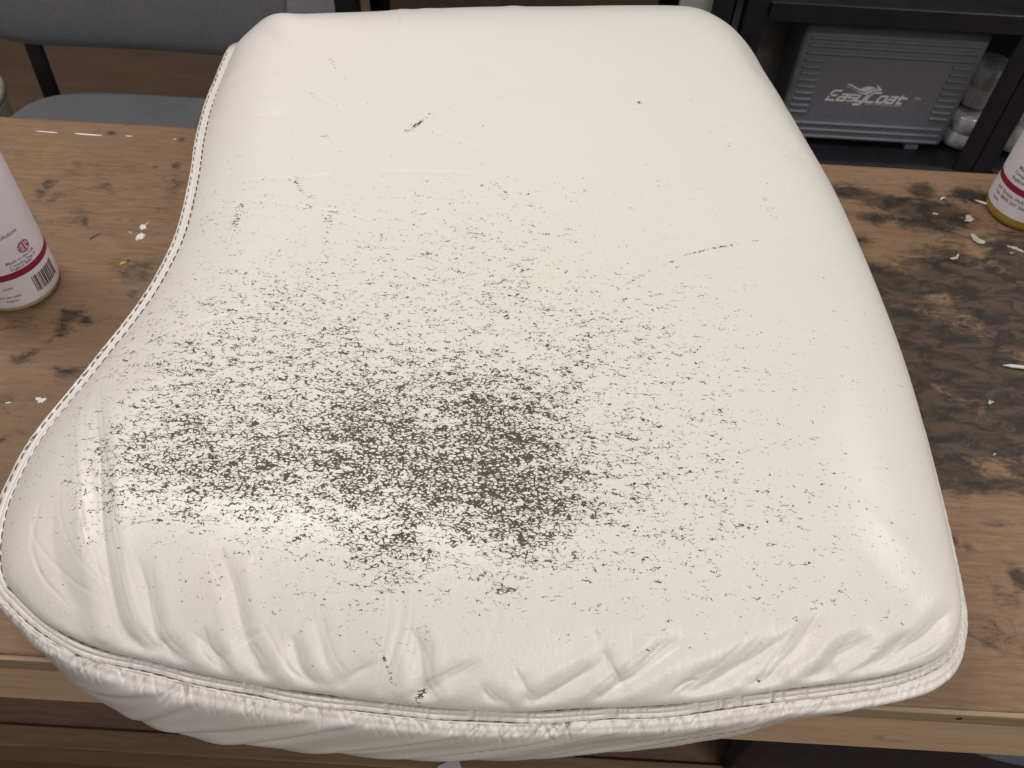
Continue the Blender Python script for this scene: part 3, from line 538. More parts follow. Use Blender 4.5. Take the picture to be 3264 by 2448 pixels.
bn = np.cross(np.gradient(Bd, axis=0), np.gradient(Bd, axis=1)); bn /= np.linalg.norm(bn, axis=2, keepdims=True)+1e-12
out = (bn[..., :2]*N[:, None, :2]).sum(-1, keepdims=True); bn = bn*np.where(out[:, 10:11] < 0, -1, 1)
Bd = Bd+bn*Hb[..., None]; Bd[..., 2] = np.maximum(Bd[..., 2], .0012)
tuck = Wt[:, iG:iG+1]-np.stack([N[:, 0]*.0006, N[:, 1]*.0006, np.full(NTW, .0012)], -1)[:, None]; Bd = np.concatenate([tuck, Bd], 1)
link('side_band', grid_mesh('side_band', Bd, wrap_u=True), M_LEA, cushion)
base = np.stack([Bd[::20, -1], np.broadcast_to(np.array([CEN[0], CEN[1], .0014]), (NTW//20, 3))], 1)
link('base_panel', grid_mesh('base_panel', base, wrap_u=True), plain('base_cloth', (.03, .03, .03), .9), cushion)
# stitches, one object each, along both rows of the welt; dark thread on the front draws the grimy, shaded groove
def stitch_mesh():
    n, k = 9, 6; t = np.linspace(-1, 1, n); rad = .00050*np.sqrt(np.clip(1-t**4, .04, 1)); a = np.linspace(0, 2*math.pi, k, endpoint=False)
    Gs = np.stack([np.broadcast_to(t*.0034, (k, n)), rad[None]*np.cos(a)[:, None], rad[None]*np.sin(a)[:, None]-.00025*(t**2)[None]], -1)
    return grid_mesh('stitch', Gs, wrap_u=True)
ST_D = stitch_mesh(); ST_D.materials.append(M_THREAD_D); ST_L = stitch_mesh(); ST_L.materials.append(M_THREAD_L)
iW = [int(np.argmin(abs(tw-.0007))), int(np.argmin(abs(tw-.0090)))]
s_end = s[np.argmin(np.hypot(P[:, 0]-.287, P[:, 1]-.2415))]
cnt = 0
for row, iw in enumerate(iW):
    q = .004+row*PITCH_ST*.5
    while q < s_end and cnt < 300:
        i = int(np.searchsorted(s, q)); i = min(i, NTW-2)
        p = Vector(Wt[i, iw]); tg = Vector(Wt[min(i+4, NTW-1), iw]-Wt[max(i-4, 0), iw]).normalized()
        nn = Vector((N[i, 0]*.62, N[i, 1]*.62, .78)).normalized(); side = nn.cross(tg).normalized(); nn = tg.cross(side)
        yaw = random.uniform(.02, .16)
        o = bpy.data.objects.new('stitch', ST_D if l[i] > .45 else ST_L); COL.objects.link(o); o.parent = welt
        tg2 = (tg*math.cos(yaw)+side*math.sin(yaw)); side2 = nn.cross(tg2)
        lift = .00055 if l[i] > .5 else (.0026 if row == 0 else .0030)
        M = Matrix((tg2, side2, nn)).transposed().to_4x4(); M.translation = p+nn*lift; o.matrix_local = M
        q += PITCH_ST*random.uniform(.95, 1.05); cnt += 1
# ------------------------------------------------------------------ floor
def floor_material():
    t = NT('brown_floor'); v = t.co((1, 6, 1)); n = t.noise(v, 5, 4, .6); n2 = t.noise(t.co(), 1.2, 2)
    return t.out(t.mix(t.ramp(t.math('ADD', t.math('MULTIPLY', n, .5), t.math('MULTIPLY', n2, .5)), .35, .65), (.085, .045, .022), (.135, .074, .034)), .6)
fl = np.stack(np.meshgrid(np.linspace(-4, 4, 9), np.linspace(-3, 5, 9), indexing='ij')+[np.full((9, 9), -.8)], -1)
tag(link('floor', grid_mesh('floor', fl, smooth_=False), floor_material()), 'brown workshop floor seen behind the bench', None, None, 'structure')
# ------------------------------------------------------------------ workbench
def pine(name, a, b, axis=(1, 14, 14), scale=9, rough=.6):
    t = NT(name); v = t.co(axis); n = t.noise(v, scale, 4, .6, .8); k = t.noise(t.co(), 28, 2)
    c = t.mix(t.ramp(n, .32, .68), a, b); c = t.mix(t.math('MULTIPLY', t.ramp(k, .68, .78), .55), c, tuple(x*.5 for x in b))
    return t.out(c, rough, t.bump(n, .25, .0008))
def bench_material():
    t = NT('stained_plywood'); v = t.co(); vg = t.co((1, 9, 4))
    g = t.noise(vg, 26, 4, .65, 1.2); g2 = t.noise(t.co((1, 14, 4)), 110, 3, .6); big = t.noise(v, 4.5, 3, .55)
    c = t.mix(t.ramp(g, .30, .72), (.195, .113, .064), (.280, .172, .101))
    c = t.mix(t.math('MULTIPLY', t.ramp(big, .42, .66), .5), c, (.215, .135, .080))
    c = t.mix(t.math('MULTIPLY', t.ramp(g2, .58, .72), .28), c, (.12, .068, .038))
    st = t.attr('stain')
    rag = t.noise(t.co((1, 1.9, 1)), 42, 5, .68, .9); rag2 = t.noise(t.co((1, 3, 1)), 150, 4, .6)
    edge = t.math('ADD', st, t.math('ADD', t.math('MULTIPLY', t.math('SUBTRACT', rag, .5), 1.5), t.math('MULTIPLY', t.math('SUBTRACT', rag2, .5), .55)))
    m = t.math('MULTIPLY', t.ramp(edge, .08, .66), .93)
    dark = t.mix(t.ramp(t.noise(t.co((1, 2, 1)), 34, 5, .68, .8), .40, .62), (.012, .011, .012), (.072, .049, .033))
    c = t.mix(m, c, dark)
    spk = t.noise(t.co((1, 2, 1)), 240, 3, .7); c = t.mix(t.math('MULTIPLY', t.ramp(spk, .70, .76), .6), c, (.035, .026, .022))
    pal = t.noise(t.co((1, 1.6, 1)), 95, 4, .7); c = t.mix(t.math('MULTIPLY', t.ramp(pal, .70, .80), .35), c, (.42, .31, .22))
    return t.out(c, t.math('ADD', .46, t.math('MULTIPLY', g, .2)), t.bump(t.math('ADD', g2, t.math('MULTIPLY', rag2, .6)), .22, .0007), Specular_IOR_Level=.3)
M_PINE = pine('pale_pine', (.54, .365, .225), (.63, .435, .28)); M_LIP = pine('plywood_edge', (.40, .29, .18), (.27, .18, .105), (1, 60, 60), 7)
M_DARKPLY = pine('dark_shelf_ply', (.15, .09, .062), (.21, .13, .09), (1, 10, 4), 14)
bench = thing('workbench', 'stained plywood workbench with pale pine front rail under the cushion', 'workbench', (0, .53, -.8))
BX = Vector((0, .53, -.8))
def bpart(o): o.parent = bench; o.location = Vector(o.location)-BX; return o
nxB, nyB = 560, 170
bx = np.linspace(-.95, 1.15, nxB); by = np.linspace(.2243, .838, nyB)
XX, YY = np.meshgrid(bx, by, indexing='ij')
stn = np.zeros(XX.shape)
for x, y, rx, ry, st in STAINS:
    q = ((XX-x/1000)/(rx/1000))**2+((YY-y/1000)/(ry/1000))**2; stn = np.maximum(stn, st*(.80 if x < 0 else 1.12)*np.exp(-q*.75))
ZZ = .0003*sine_noise(XX, YY*3, 20, seed=4)-.0004; ZZ = np.minimum(ZZ, -.0001)
GB = np.stack([XX, YY, ZZ], -1)
def pad(Gg, drop):
    def low(a, dx, dy): b_ = a.copy(); b_[..., 2] = -drop; return b_
    Gg = np.concatenate([low(Gg[:1], 0, 0), Gg, low(Gg[-1:], 0, 0)], 0); return np.concatenate([low(Gg[:, :1], 0, 0), Gg, low(Gg[:, -1:], 0, 0)], 1)
GB = pad(GB, .018); stn = np.pad(stn, 1, mode='edge')
me = grid_mesh('top_board', GB-np.array(BX), smooth_=False); fattr(me, 'stain', stn)
link('top_board', me, bench_material(), bench)
box('front_lipping', Vector((.1, .2222, -.0093))-BX, (2.1, .0040, .0184), M_LIP, bench, .0012)
box('front_rail', Vector((.1, .2375, -.0620))-BX, (2.09, .021, .086), M_PINE, bench, .0015)
box('back_rail', Vector((.1, .8255, -.0620))-BX, (2.09, .021, .086), M_PINE, bench, .0015)
for x in (-.86, 1.06):
    for y in (.285, .778): box('leg', Vector((x, y, -.4095))-BX, (.07, .07, .78), M_PINE, bench, .003)
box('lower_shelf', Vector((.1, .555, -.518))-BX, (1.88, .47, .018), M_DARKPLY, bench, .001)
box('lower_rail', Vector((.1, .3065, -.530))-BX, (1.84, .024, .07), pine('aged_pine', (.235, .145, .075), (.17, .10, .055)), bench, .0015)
def blob_mesh(name, outline, h, seed=0, n=40, rough=.18):
    """low uneven crust with a ragged outline; outline = half sizes"""
    g = np.random.default_rng(seed); a = np.linspace(0, 2*math.pi, n, endpoint=False)
    rr = 1+rough*np.sin(2*a+g.uniform(0, 6))+rough*.8*np.sin(3*a+g.uniform(0, 6))+rough*.7*np.sin(5*a+g.uniform(0, 6))+rough*.4*np.sin(9*a+g.uniform(0, 6))
    ring = np.array([1.0, .93, .7, .35, .0]); hh = np.array([0, .75, 1, .92, 1])*h
    Gs = np.stack([outline[0]*np.cos(a)[:, None]*rr[:, None]*ring[None], outline[1]*np.sin(a)[:, None]*rr[:, None]*ring[None], np.broadcast_to(hh, (n, 5))*(1+.15*np.sin(3*a))[:, None]], -1)
    return grid_mesh(name, Gs, wrap_u=True)
M_WPAINT = plain('dried_white_paint', (.78, .77, .74), .45, .05, 300); M_GREENW = plain('grey_green_flake', (.40, .41, .34), .6, .15, 300)
M_YEL = plain('yellow_paint', (.45, .42, .03), .5); M_PEN = plain('purple_ink', (.045, .035, .07), .6); M_ORA = plain('orange_paint', (.55, .10, .03), .5)
def bench_mark(name, x, y, sx, sy, rz, mat, h=.0006, seed=1, rough=.18, label=None):
    o = link(name, blob_mesh(name, (sx*.001, sy*.001), h, seed, rough=rough), mat, bench); o.location = Vector((x*.001, y*.001, -.0002))-BX; o.rotation_euler = (0, 0, rz)
    if label: o['label'] = label
    return o
bench_mark('paint_drop', -383.6, 668.8, 3.0, 4.4, .3, M_WPAINT, .0012, 2, .10); bench_mark('paint_drop', -381.9, 654.5, 3.8, 5.6, -.2, M_WPAINT, .0014, 3, .10)
bench_mark('paint_drop', -393.5, 660, 3.2, 1.0, -.6, plain('thin_paint', (.45, .37, .30), .5), .0004, 4); bench_mark('paint_drop', -381, 675, 1.1, 2.6, -.5, plain('thin_paint_b', (.5, .44, .38), .5), .0004, 5)
bench_mark('paint_drop', -403.8, 445.5, 3.2, 3.6, .6, M_WPAINT, .0010, 6, .3); bench_mark('paint_drop', -430, 441, 2.0, .9, .3, M_WPAINT, .0004, 8)
for x0, x1, y, w in ((-548, -523.7, 814.7, .9), (-504.9, -473.3, 814.3, 1.1), (-448, -440.3, 815.8, .7), (-394, -391, 815, .8)):
    bench_mark('white_streak', (x0+x1)/2, y, (x1-x0)/2, w, -.035 if x1-x0 > 10 else 0, M_WPAINT, .0004, int(-x0), .06)  # thin white dashes along the far edge
bench_mark('ink_mark', -427, 652, 7.5, 1.0, .92, M_PEN, .0002, 9, .12); bench_mark('paint_fleck', -387.2, 616.4, 3.4, 1.4, .2, M_YEL, .0007, 10, .25)
bench_mark('paint_fleck', -383.5, 620, 1.5, 1.7, .2, M_PEN, .0005, 11, .2); bench_mark('paint_fleck', 408.5, 728.7, 1.9, 1.6, 0, M_ORA, .0005, 12)
for i, (x, y, sx, sy) in enumerate(((446.5, 762.3, 2.2, 2), (431.5, 504.4, 2.4, 2), (417.9, 446.7, 1.3, 1.1), (519, 712.9, 7, 2.2), (512, 706, 2, .8))):
    bench_mark('paint_fleck', x, y, sx, sy, random.uniform(-.5, .5), M_GREENW, .0004, 30+i, .3)
o = link('nail_hole', lathe('nail_hole', [(0, .0002), (.0016, .0002), (.0024, .0)], 20), plain('hole_dark', (.012, .008, .006), .9), bench); o.location = Vector((.3300, .22018, -.0080))-BX; o.rotation_euler = (math.pi/2, 0, 0)
# loose flakes lying on the stained end
def flake(name, label, x, y, pts, rz, mat, curl=.0015, th=.0006):
    bm = bmesh.new(); vs = [bm.verts.new((px*.001, py*.001, .0004+curl*((px*px+py*py)/60))) for px, py in pts]
    f_ = bm.faces.new(vs); ex = bmesh.ops.extrude_face_region(bm, geom=[f_]); bmesh.ops.translate(bm, vec=(0, 0, th), verts=[e for e in ex['geom'] if isinstance(e, bmesh.types.BMVert)])
    o = link(name, bm_mesh(name, bm), mat); o.location = (x*.001, y*.001, 0.0); o.rotation_euler = (0, 0, rz); return tag(o, label, 'flake', 'loose flakes on the stained bench end')
flake('paint_flake', 'larger pale wedge-shaped flake on the stained bench, nearer the cushion', 480.7, 721.8, [(-7, 6), (-3, 8), (1, 3), (7, -3), (4, -7), (-1, -6), (-5, -1)], 0, M_GREENW)
flake('paint_flake', 'small greenish white flake just left of the amber bottle', 479, 754, [(-6, -3), (-2, 0), (0, 6), (4, 6), (6, -1), (2, -4)], .1, M_GREENW)
flake('paint_flake', 'thin curled white sliver beside the base of the amber bottle', 502, 783.5, [(-7, 3), (-1, 3.2), (5, 0), (8, -4), (6, -5), (2, -1), (-3, 1.6)], 0, M_WPAINT)
flake('paint_flake', 'tiny white curl on the stained bench near its far edge', 460.4, 787.4, [(-3, -2.5), (-1, 1), (3, 2.2), (3.4, 1.2), (0, 0), (-2, -2.8)], 0, M_WPAINT, .002)
flake('paint_flake', 'smeared pale flake on the dark stain below the wedge-shaped flake', 448.1, 693, [(-6, -4), (-3, -1), (2, 1), (5, 5), (6, 3), (3, -2), (-2, -4)], 0, M_GREENW)
t_ = thing('plastic_stick', 'thin white plastic stick at the right edge of the stained bench', 'stick', (.474, .5465, .0018), -.06)
bm = box_bm((.012, 0, 0), (.052, .0036, .0022), .0009, 2); link('shaft', bm_mesh('shaft', bm), plain('white_plastic', (.62, .62, .60), .4), t_)
bm = bmesh.new(); bmesh.ops.create_cone(bm, cap_ends=True, segments=10, radius1=.0015, radius2=.0002, depth=.006, matrix=Matrix.Translation((-.0165, 0, 0)) @ Matrix.Rotation(-math.pi/2, 4, 'Y')); link('tip', bm_mesh('tip', bm), plain('white_plastic_tip', (.62, .62, .60), .4), t_)
# ------------------------------------------------------------------ bottles
M_LABEL = plain('white_label', (.74, .69, .74), .45, .03, 40); M_RED = plain('red_print', (.24, .012, .035), .45, .06, 60); M_INK = plain('grey_print', (.17, .155, .18), .6, .05)
M_NAVY = plain('navy_print', (.02, .03, .10), .5, .05); M_BRIGHT = plain('red_flag_print', (.5, .02, .04), .5, .05); M_BAR = plain('barcode_print', (.09, .06, .055), .6, .05); M_CAP = plain('white_cap', (.75, .74, .72), .35, .03)
BR = .0375
def wrap(me, ang, z0, r):
    n = len(me.vertices); co = np.empty(n*3, np.float32); me.vertices.foreach_get('co', co); co = co.reshape(-1, 3)
    a = ang+co[:, 0]/r; out_ = np.stack([r*np.cos(a), r*np.sin(a), z0+co[:, 1]], -1); me.vertices.foreach_set('co', out_.astype(np.float32).ravel()); me.update(); return me
def sheet(name, a0, a1, z0, z1, r, n=40):
    a = np.linspace(a0, a1, n); Gs = np.stack([np.stack([r*np.cos(a), r*np.sin(a), np.full(n, z)], -1) for z in (z0, z1)], 1); return grid_mesh(name, Gs)
def wrap_strip(name, x0, x1, z0, z1, ang, r): return sheet(name, ang+x0/r, ang+x1/r, z0, z1, r, max(2, int((x1-x0)/.001)+1))
def disc_mesh(name, rad, n=28):
    bm = bmesh.new(); bmesh.ops.create_circle(bm, cap_ends=True, radius=rad, segments=n); bmesh.ops.triangulate(bm, faces=bm.faces); return bm_mesh(name, bm)
def bar_mesh(name, quads):
    me_ = bpy.data.meshes.new(name); V, Fc = [], []
    for q in quads: k = len(V); V += [(x, y, 0) for x, y in q]; Fc.append(tuple(range(k, k+len(q))))
    me_.from_pydata(V, [], Fc); return me_
def bottle(label, loc, face, body_col, liquid_col, texts, flag, barcode, zb):
    o = thing('cleaner_bottle', label, 'bottle', loc, 0, 'labelled plastic bottles on the bench')
    t = NT('bottle_plastic'); b_mat = t.out(t.mix(t.ramp(t.noise(t.co(), 30, 2), .3, .7), tuple(x*.9 for x in body_col), body_col), .28, None, Subsurface_Weight=.25, Subsurface_Radius=(.01, .008, .004), Coat_Weight=.2)
    prof = [(0, .0012), (BR*.80, .0004), (BR*.93, .0012), (BR*.985, .0045), (BR, .0085), (BR, .06), (BR, .188), (BR*.975, .198), (BR*.85, .210), (BR*.6, .219), (.0145, .226), (.0135, .234), (0, .234)]
    link('body', lathe('body', prof, 72), b_mat, o)
    link('cap', lathe('cap', [(0, .2342), (.0148, .2344), (.0150, .236), (.0150, .254), (.0135, .2555), (.006, .256), (.0055, .264), (0, .2645)], 40), M_CAP, o)
    lb = link('label', sheet('label', face-2.5, face+2.5, zb, .186, BR+.0003, 120), M_LABEL, o)
    link('red_band', sheet('red_band', face-2.5, face+2.5, .0405, .0475, BR+.00055, 120), M_RED, lb)
    for body, size, ang, z in texts:
        link('lettering', wrap(text_mesh('lettering', body, size, 0, 1.0, .00004), face+ang, z, BR+.00060), M_INK, lb)
    if flag:
        ang, z, r_ = flag; rr = BR+.0006
        for nm, me_, mt, k in (('emblem_disc', disc_mesh('emblem_disc', r_), M_NAVY, 0),
            ('emblem_cross', bar_mesh('emblem_cross', [[(-r_*.98, -.0014), (r_*.98, -.0014), (r_*.98, .0014), (-r_*.98, .0014)], [(-.0014, -r_*.98), (.0014, -r_*.98), (.0014, r_*.98), (-.0014, r_*.98)],
                [(-r_*.75, -r_*.5), (-r_*.5, -r_*.75), (r_*.75, r_*.5), (r_*.5, r_*.75)], [(-r_*.75, r_*.5), (-r_*.5, r_*.75), (r_*.75, -r_*.5), (r_*.5, -r_*.75)]]), M_LABEL, 1),
            ('emblem_red_cross', bar_mesh('emblem_red_cross', [[(-r_*.98, -.0008), (r_*.98, -.0008), (r_*.98, .0008), (-r_*.98, .0008)], [(-.0008, -r_*.98), (.0008, -r_*.98), (.0008, r_*.98), (-.0008, r_*.98)],
                [(-r_*.68, -r_*.60), (-r_*.60, -r_*.68), (r_*.68, r_*.60), (r_*.60, r_*.68)], [(-r_*.68, r_*.60), (-r_*.60, r_*.68), (r_*.68, -r_*.60), (r_*.60, -r_*.68)]]), M_BRIGHT, 2)):
            link(nm, wrap(me_, face+ang, z, rr+k*.00015), mt, lb)
    if barcode:
        a0, z0, w_, h_ = barcode; x = 0; g = random.Random(3); q = []
        while x < w_:
            bw = g.choice((.0005, .0008, .0012, .0016)); q.append([(x, 0), (x+bw, 0), (x+bw, h_), (x, h_)]); x += bw+g.choice((.0004, .0006, .0010))
        link('barcode', wrap(bar_mesh('barcode', q), face+a0, z0, BR+.0006), M_BAR, lb)
    return o
L1 = Vector((-.4735, .5785, 0)); f1 = math.atan2(-L1.y, -L1.x)
bottle('white labelled bottle with barcode and round flag emblem at the left edge of bench', L1, f1, (.52, .44, .30), None,
    [('Made in the UK', .0046, -.06, .0565), ('Company Reg. in', .0040, -.02, .0525), ('England 0845', .0040, -.02, .0490), ('.com', .0050, -.42, .030), ('0845 257 2600', .0034, -.62, .020), ('England', .0034, -.45, .0155),
     ('solution', .0060, .02, .0835)], (.50, .0665, .0062), (.30, .0155, .0290, .0185), .0085)
L2 = Vector((.5415, .7745, 0)); f2 = math.atan2(-L2.y, -L2.x)
bottle('amber based bottle with white label at the right edge of bench', L2, f2, (.42, .27, .045), None,
    [('Made in the UK', .0058, -.62, .0650), ('Company Reg. in', .0050, -.66, .0585), ('England 0845', .0050, -.66, .0525), ('Ind. Estate, Hull,', .0056, -.95, .0330), ('Tel: 0845 257 2600', .0056, -.95, .0265), ('.com', .0056, -.95, .0200)], (-.18, .080, .0068), None, .0130)
# ------------------------------------------------------------------ office chair behind the bench
def fabric(name, col):
    t = NT(name); v = t.co(); w = t.noise(v, 700, 2, .7); n = t.noise(v, 14, 3)
    c = t.mix(t.ramp(w, .35, .65), tuple(x*.72 for x in col), tuple(x*1.25 for x in col)); c = t.mix(t.math('MULTIPLY', t.ramp(n, .4, .7), .18), c, tuple(x*1.4 for x in col))
    return t.out(c, .95, t.bump(w, .5, .0012), Sheen_Weight=.15)
M_FAB = fabric('grey_fabric', (.112, .111, .124)); M_BLACK = plain('black_steel', (.012, .012, .016), .45, .2, 30)
def pad_mesh(name, w, d, h, n=44, p=5.0, bow=0.0):
    """upholstered pad: superellipse outline, pillowed faces, optional bow of the ends"""
    a = np.linspace(0, 2*math.pi, 120, endpoint=False); t = np.linspace(-math.pi/2, math.pi/2, n)
    cx = np.sign(np.cos(a))*abs(np.cos(a))**(2/p); cy = np.sign(np.sin(a))*abs(np.sin(a))**(2/p)
    rr = np.cos(t)**.34; zz = np.sign(np.sin(t))*abs(np.sin(t))**.75*h/2
    Gs = np.stack([w/2*cx[:, None]*rr[None], d/2*cy[:, None]*rr[None], np.broadcast_to(zz, (120, n))], -1)
    Gs[..., 2] += bow*(Gs[..., 0]/(w/2))**2
    return grid_mesh(name, Gs, wrap_u=True)
chair = thing('office_chair', 'grey fabric chair with black frame standing behind the bench', 'chair', (-.685, 1.20, -.8))
seat = link('seat', pad_mesh('seat', .53, .47, .075, p=4.2), M_FAB, chair); seat.location = (0, 0, .412)
back = link('backrest', pad_mesh('backrest', .56, .40, .06, p=5, bow=.05), M_FAB, chair); back.location = (0, .255, .735); back.rotation_euler = (math.radians(75), 0, 0)
for sx in (-1, 1):
    bm = box_bm((0, 0, 0), (.031, .012, .34), .003); o = link('back_strut', bm_mesh('back_strut', bm), M_BLACK, chair); o.location = (sx*.232, .268, .515); o.rotation_euler = (math.radians(-4), 0, 0)
    for sy in (-1, 1):
        bm = bmesh.new(); bmesh.ops.create_cone(bm, cap_ends=True, segments=16, radius1=.0125, radius2=.0125, depth=.385); o = link('leg', bm_mesh('leg', bm, True), M_BLACK, chair); o.location = (sx*.235, sy*.20, .1925)
# ------------------------------------------------------------------ steel racks with the spray case
def rack(label, x0, x1, y0=1.55, y1=1.95, shelves=(-.53, -.19), group='black steel storage racks'):
    o = thing('storage_rack', label, 'rack', (x0, y0, -.8), 0, group); W_ = x1-x0; D_ = y1-y0
    for px in (.0195, W_-.0195):
        for py in (.0125, D_-.0125):
            bm = box_bm((px, py, .80), (.039, .004, 1.6), .0008, 1); box_bm((px+(-.0175 if px < W_/2 else .0175), py+(.019 if py < D_/2 else -.019), .80), (.004, .034, 1.6), .0008, 1, bm); link('post', bm_mesh('post', bm), M_BLACK, o)
    bm = box_bm((W_/2, D_-.004, .55), (W_-.02, .003, .86), .0005, 1); link('dark_backing', bm_mesh('dark_backing', bm), M_BLACK, o)  # added black sheet that darkens the gaps between the posts
    for z in shelves:
        bm = box_bm((W_/2, D_/2, z+.8-.016), (W_-.010, D_-.032, .030), .002, 2); s__ = link('shelf', bm_mesh('shelf', bm), M_BLACK, o)
        bm = box_bm((W_/2, .006, z+.8-.014), (W_-.082, .005, .036), .001, 1); link('front_beam', bm_mesh('front_beam', bm), M_BLACK, s__)
    return o
rack('black steel rack holding the grey moulded case', .389, .941)
rack('black steel rack at far right beside the grey case rack', .9435, 1.50)
rack('black steel rack mostly hidden behind the cushion back edge', -.37, .364, shelves=(-.53, .25))
M_CASE = plain('grey_case_plastic', (.195, .197, .228), .62, .08, 120, .25, 900); M_PRINT = plain('light_grey_print', (.86, .86, .87), .6, .03)
cx0, cx1, cz0, cz1, cy = .527, .886, -.520, -.262, 1.62
case = thing('spray_case', 'grey moulded plastic case with ribs and pale kangaroo logo on the rack shelf', 'case', ((cx0+cx1)/2, cy, -.530)); CW, CH = cx1-cx0, cz1-cz0
bm = box_bm((0, .053, .010+CH/2), (CW, .106, CH), .012, 4); link('body', bm_mesh('body', bm, True), M_CASE, case)
def rib(x0, x1, z):
    bm = box_bm((0, 0, 0), (x1-x0, .008, .0062), .0029, 3); o = link('rib', bm_mesh('rib', bm, True), M_CASE, case); o.location = ((x0+x1)/2, -.0008, z)
ZT = .010+CH
for k in range(3): rib(-.166, .166, ZT-.0235-k*.0158); rib(-.166, .166, .010+.0130+k*.0158)
for k in range(9):
    z = ZT-.0235-.0158*3-k*.0146
    rib(-.166, -.127, z); rib(.127, .166, z)
for x in (.120, -.120): box('foot', (x, .012, .0052), (.028, .02, .0104), M_CASE, case, .001)
box('handle', (0, .053, ZT+.012), (.11, .022, .020), M_CASE, case, .006, 3, True)
def on_case(name, me, x, z, mat, par): o = link(name, me, mat, par); o.location = (x, -.0008, z); o.rotation_euler = (math.pi/2, 0, 0); return o
# logo: leaping emblem over the word, thin line of small print below
def LX(u): return (u-1210)*.0001285-.0035
def LZ(v): return ZT-.118-(v-205)*.0001480
def outline(pts):
    me_ = bpy.data.meshes.new('emblem'); bm = bmesh.new(); vs = [bm.verts.new((LX(u), LZ(v)-LZ(205), 0)) for u, v in pts]; fc = bm.faces.new(vs); bmesh.ops.triangulate(bm, faces=[fc]); return bm_mesh('emblem', bm)
on_case('emblem', outline([(720, 228), (760, 210), (800, 215), (860, 240), (920, 268), (970, 272), (1010, 252), (1060, 232), (1110, 232), (1160, 240), (1235, 262), (1190, 264), (1140, 270), (1100, 292), (1070, 318), (1030, 318), (960, 305), (890, 278), (820, 246), (765, 228)]), 0, LZ(205), M_PRINT, case)
on_case('emblem', outline([(735, 258), (775, 248), (830, 270), (900, 302), (980, 328), (1050, 332), (1085, 318), (1120, 286), (1160, 276), (1240, 268), (1222, 238), (1180, 204), (1220, 214), (1270, 244), (1300, 272), (1302, 292), (1240, 294), (1180, 302), (1140, 328), (1100, 360), (1040, 358), (960, 336), (880, 300), (800, 264)]), 0, LZ(205), M_PRINT, case)
def fit_text(body, u0, u1, vb, vt, shear, bold):
    me_ = text_mesh('lettering', body, .03, shear, .92, bold); n = len(me_.vertices); co = np.empty(n*3, np.float32); me_.vertices.foreach_get('co', co); co = co.reshape(-1, 3)
    mn, mx = co.min(0), co.max(0); sx = (LX(u1)-LX(u0))/(mx[0]-mn[0]); sz = (LZ(vt)-LZ(vb))/(mx[1]-mn[1]); co[:, 0] = (co[:, 0]-mn[0])*sx+LX(u0); co[:, 1] = (co[:, 1]-mn[1])*sz; me_.vertices.foreach_set('co', co.ravel()); me_.update()
    return on_case('lettering', me_, 0, LZ(vb), M_PRINT, case)
def slab_word(u0, u1, vb, vt):
    """squared, slanted letters of the word on the case, drawn as strokes"""
    gl = {'E': (1.15, 1.0, [[(1.1, 1), (.25, 1), (.0, .85), (0, .15), (.0, 0), (1, 0)], [(0, .5), (.9, .5)]]),
          'a': (1.0, .66, [[(.15, 1), (.95, 1), (.95, 0), (.1, 0), (0, .15), (0, .42), (.1, .55), (.95, .55)]]),
          's': (1.0, .66, [[(1, 1), (.1, 1), (0, .85), (0, .6), (.1, .5), (.9, .5), (1, .4), (1, .1), (.9, 0), (0, 0)]]),
          'y': (1.0, .66, [[(0, 1), (0, .15), (.1, 0), (.95, 0)], [(.95, 1), (.95, -.35), (.8, -.5), (.05, -.5)]]),
          'C': (1.25, 1.0, [[(1.2, 1), (.3, 1), (0, .8), (0, 0), (1.1, 0)]]),
          'o': (1.0, .66, [[(.1, 1), (.95, 1), (.95, .1), (.85, 0), (0, 0), (0, .9), (.1, 1)]]),
          't': (1.0, .80, [[(.3, 1), (.3, .0), (.9, 0)], [(.0, .72), (1.05, .72)]])}
    word = 'EasyCoat'; xs, cur = [], 0
    for ch in word: xs.append(cur); cur += gl[ch][0]*.62+.20
    HH = LZ(vt)-LZ(vb); k = (LX(u1)-LX(u0)-.42*HH)/cur; th = HH*.20; V, Fc = [], []
    for ch, x0 in zip(word, xs):
        adv, hh, strokes = gl[ch]
        for st in strokes:
            P2 = [Vector(((x0+px*.62)*k, py*hh*HH)) for px, py in st]
            for a_, b_ in zip(P2[:-1], P2[1:]):
                d = (b_-a_)
                if d.length < 1e-9: continue
                d.normalize(); nn_ = Vector((-d.y, d.x))*th/2; a2, b2 = a_-d*th*.35, b_+d*th*.35; kk = len(V)
                for q_ in (a2-nn_, b2-nn_, b2+nn_, a2+nn_): V.append((q_.x+.42*q_.y+LX(u0), q_.y, .00002*(len(Fc) % 3)))
                Fc.append((kk, kk+1, kk+2, kk+3))
    me_ = bpy.data.meshes.new('lettering'); me_.from_pydata(V, [], Fc); me_.update(); return on_case('lettering', me_, 0, LZ(vb), M_PRINT, case)
slab_word(487, 1800, 470, 322)
fit_text('TM', 1868, 1958, 395, 362, 0, .0003)
fit_text('professional spray', 475, 915, 494, 464, .2, .0002); fit_text('HVLP Turbine Spraying System', 1125, 1705, 520, 490, .2, .0002)
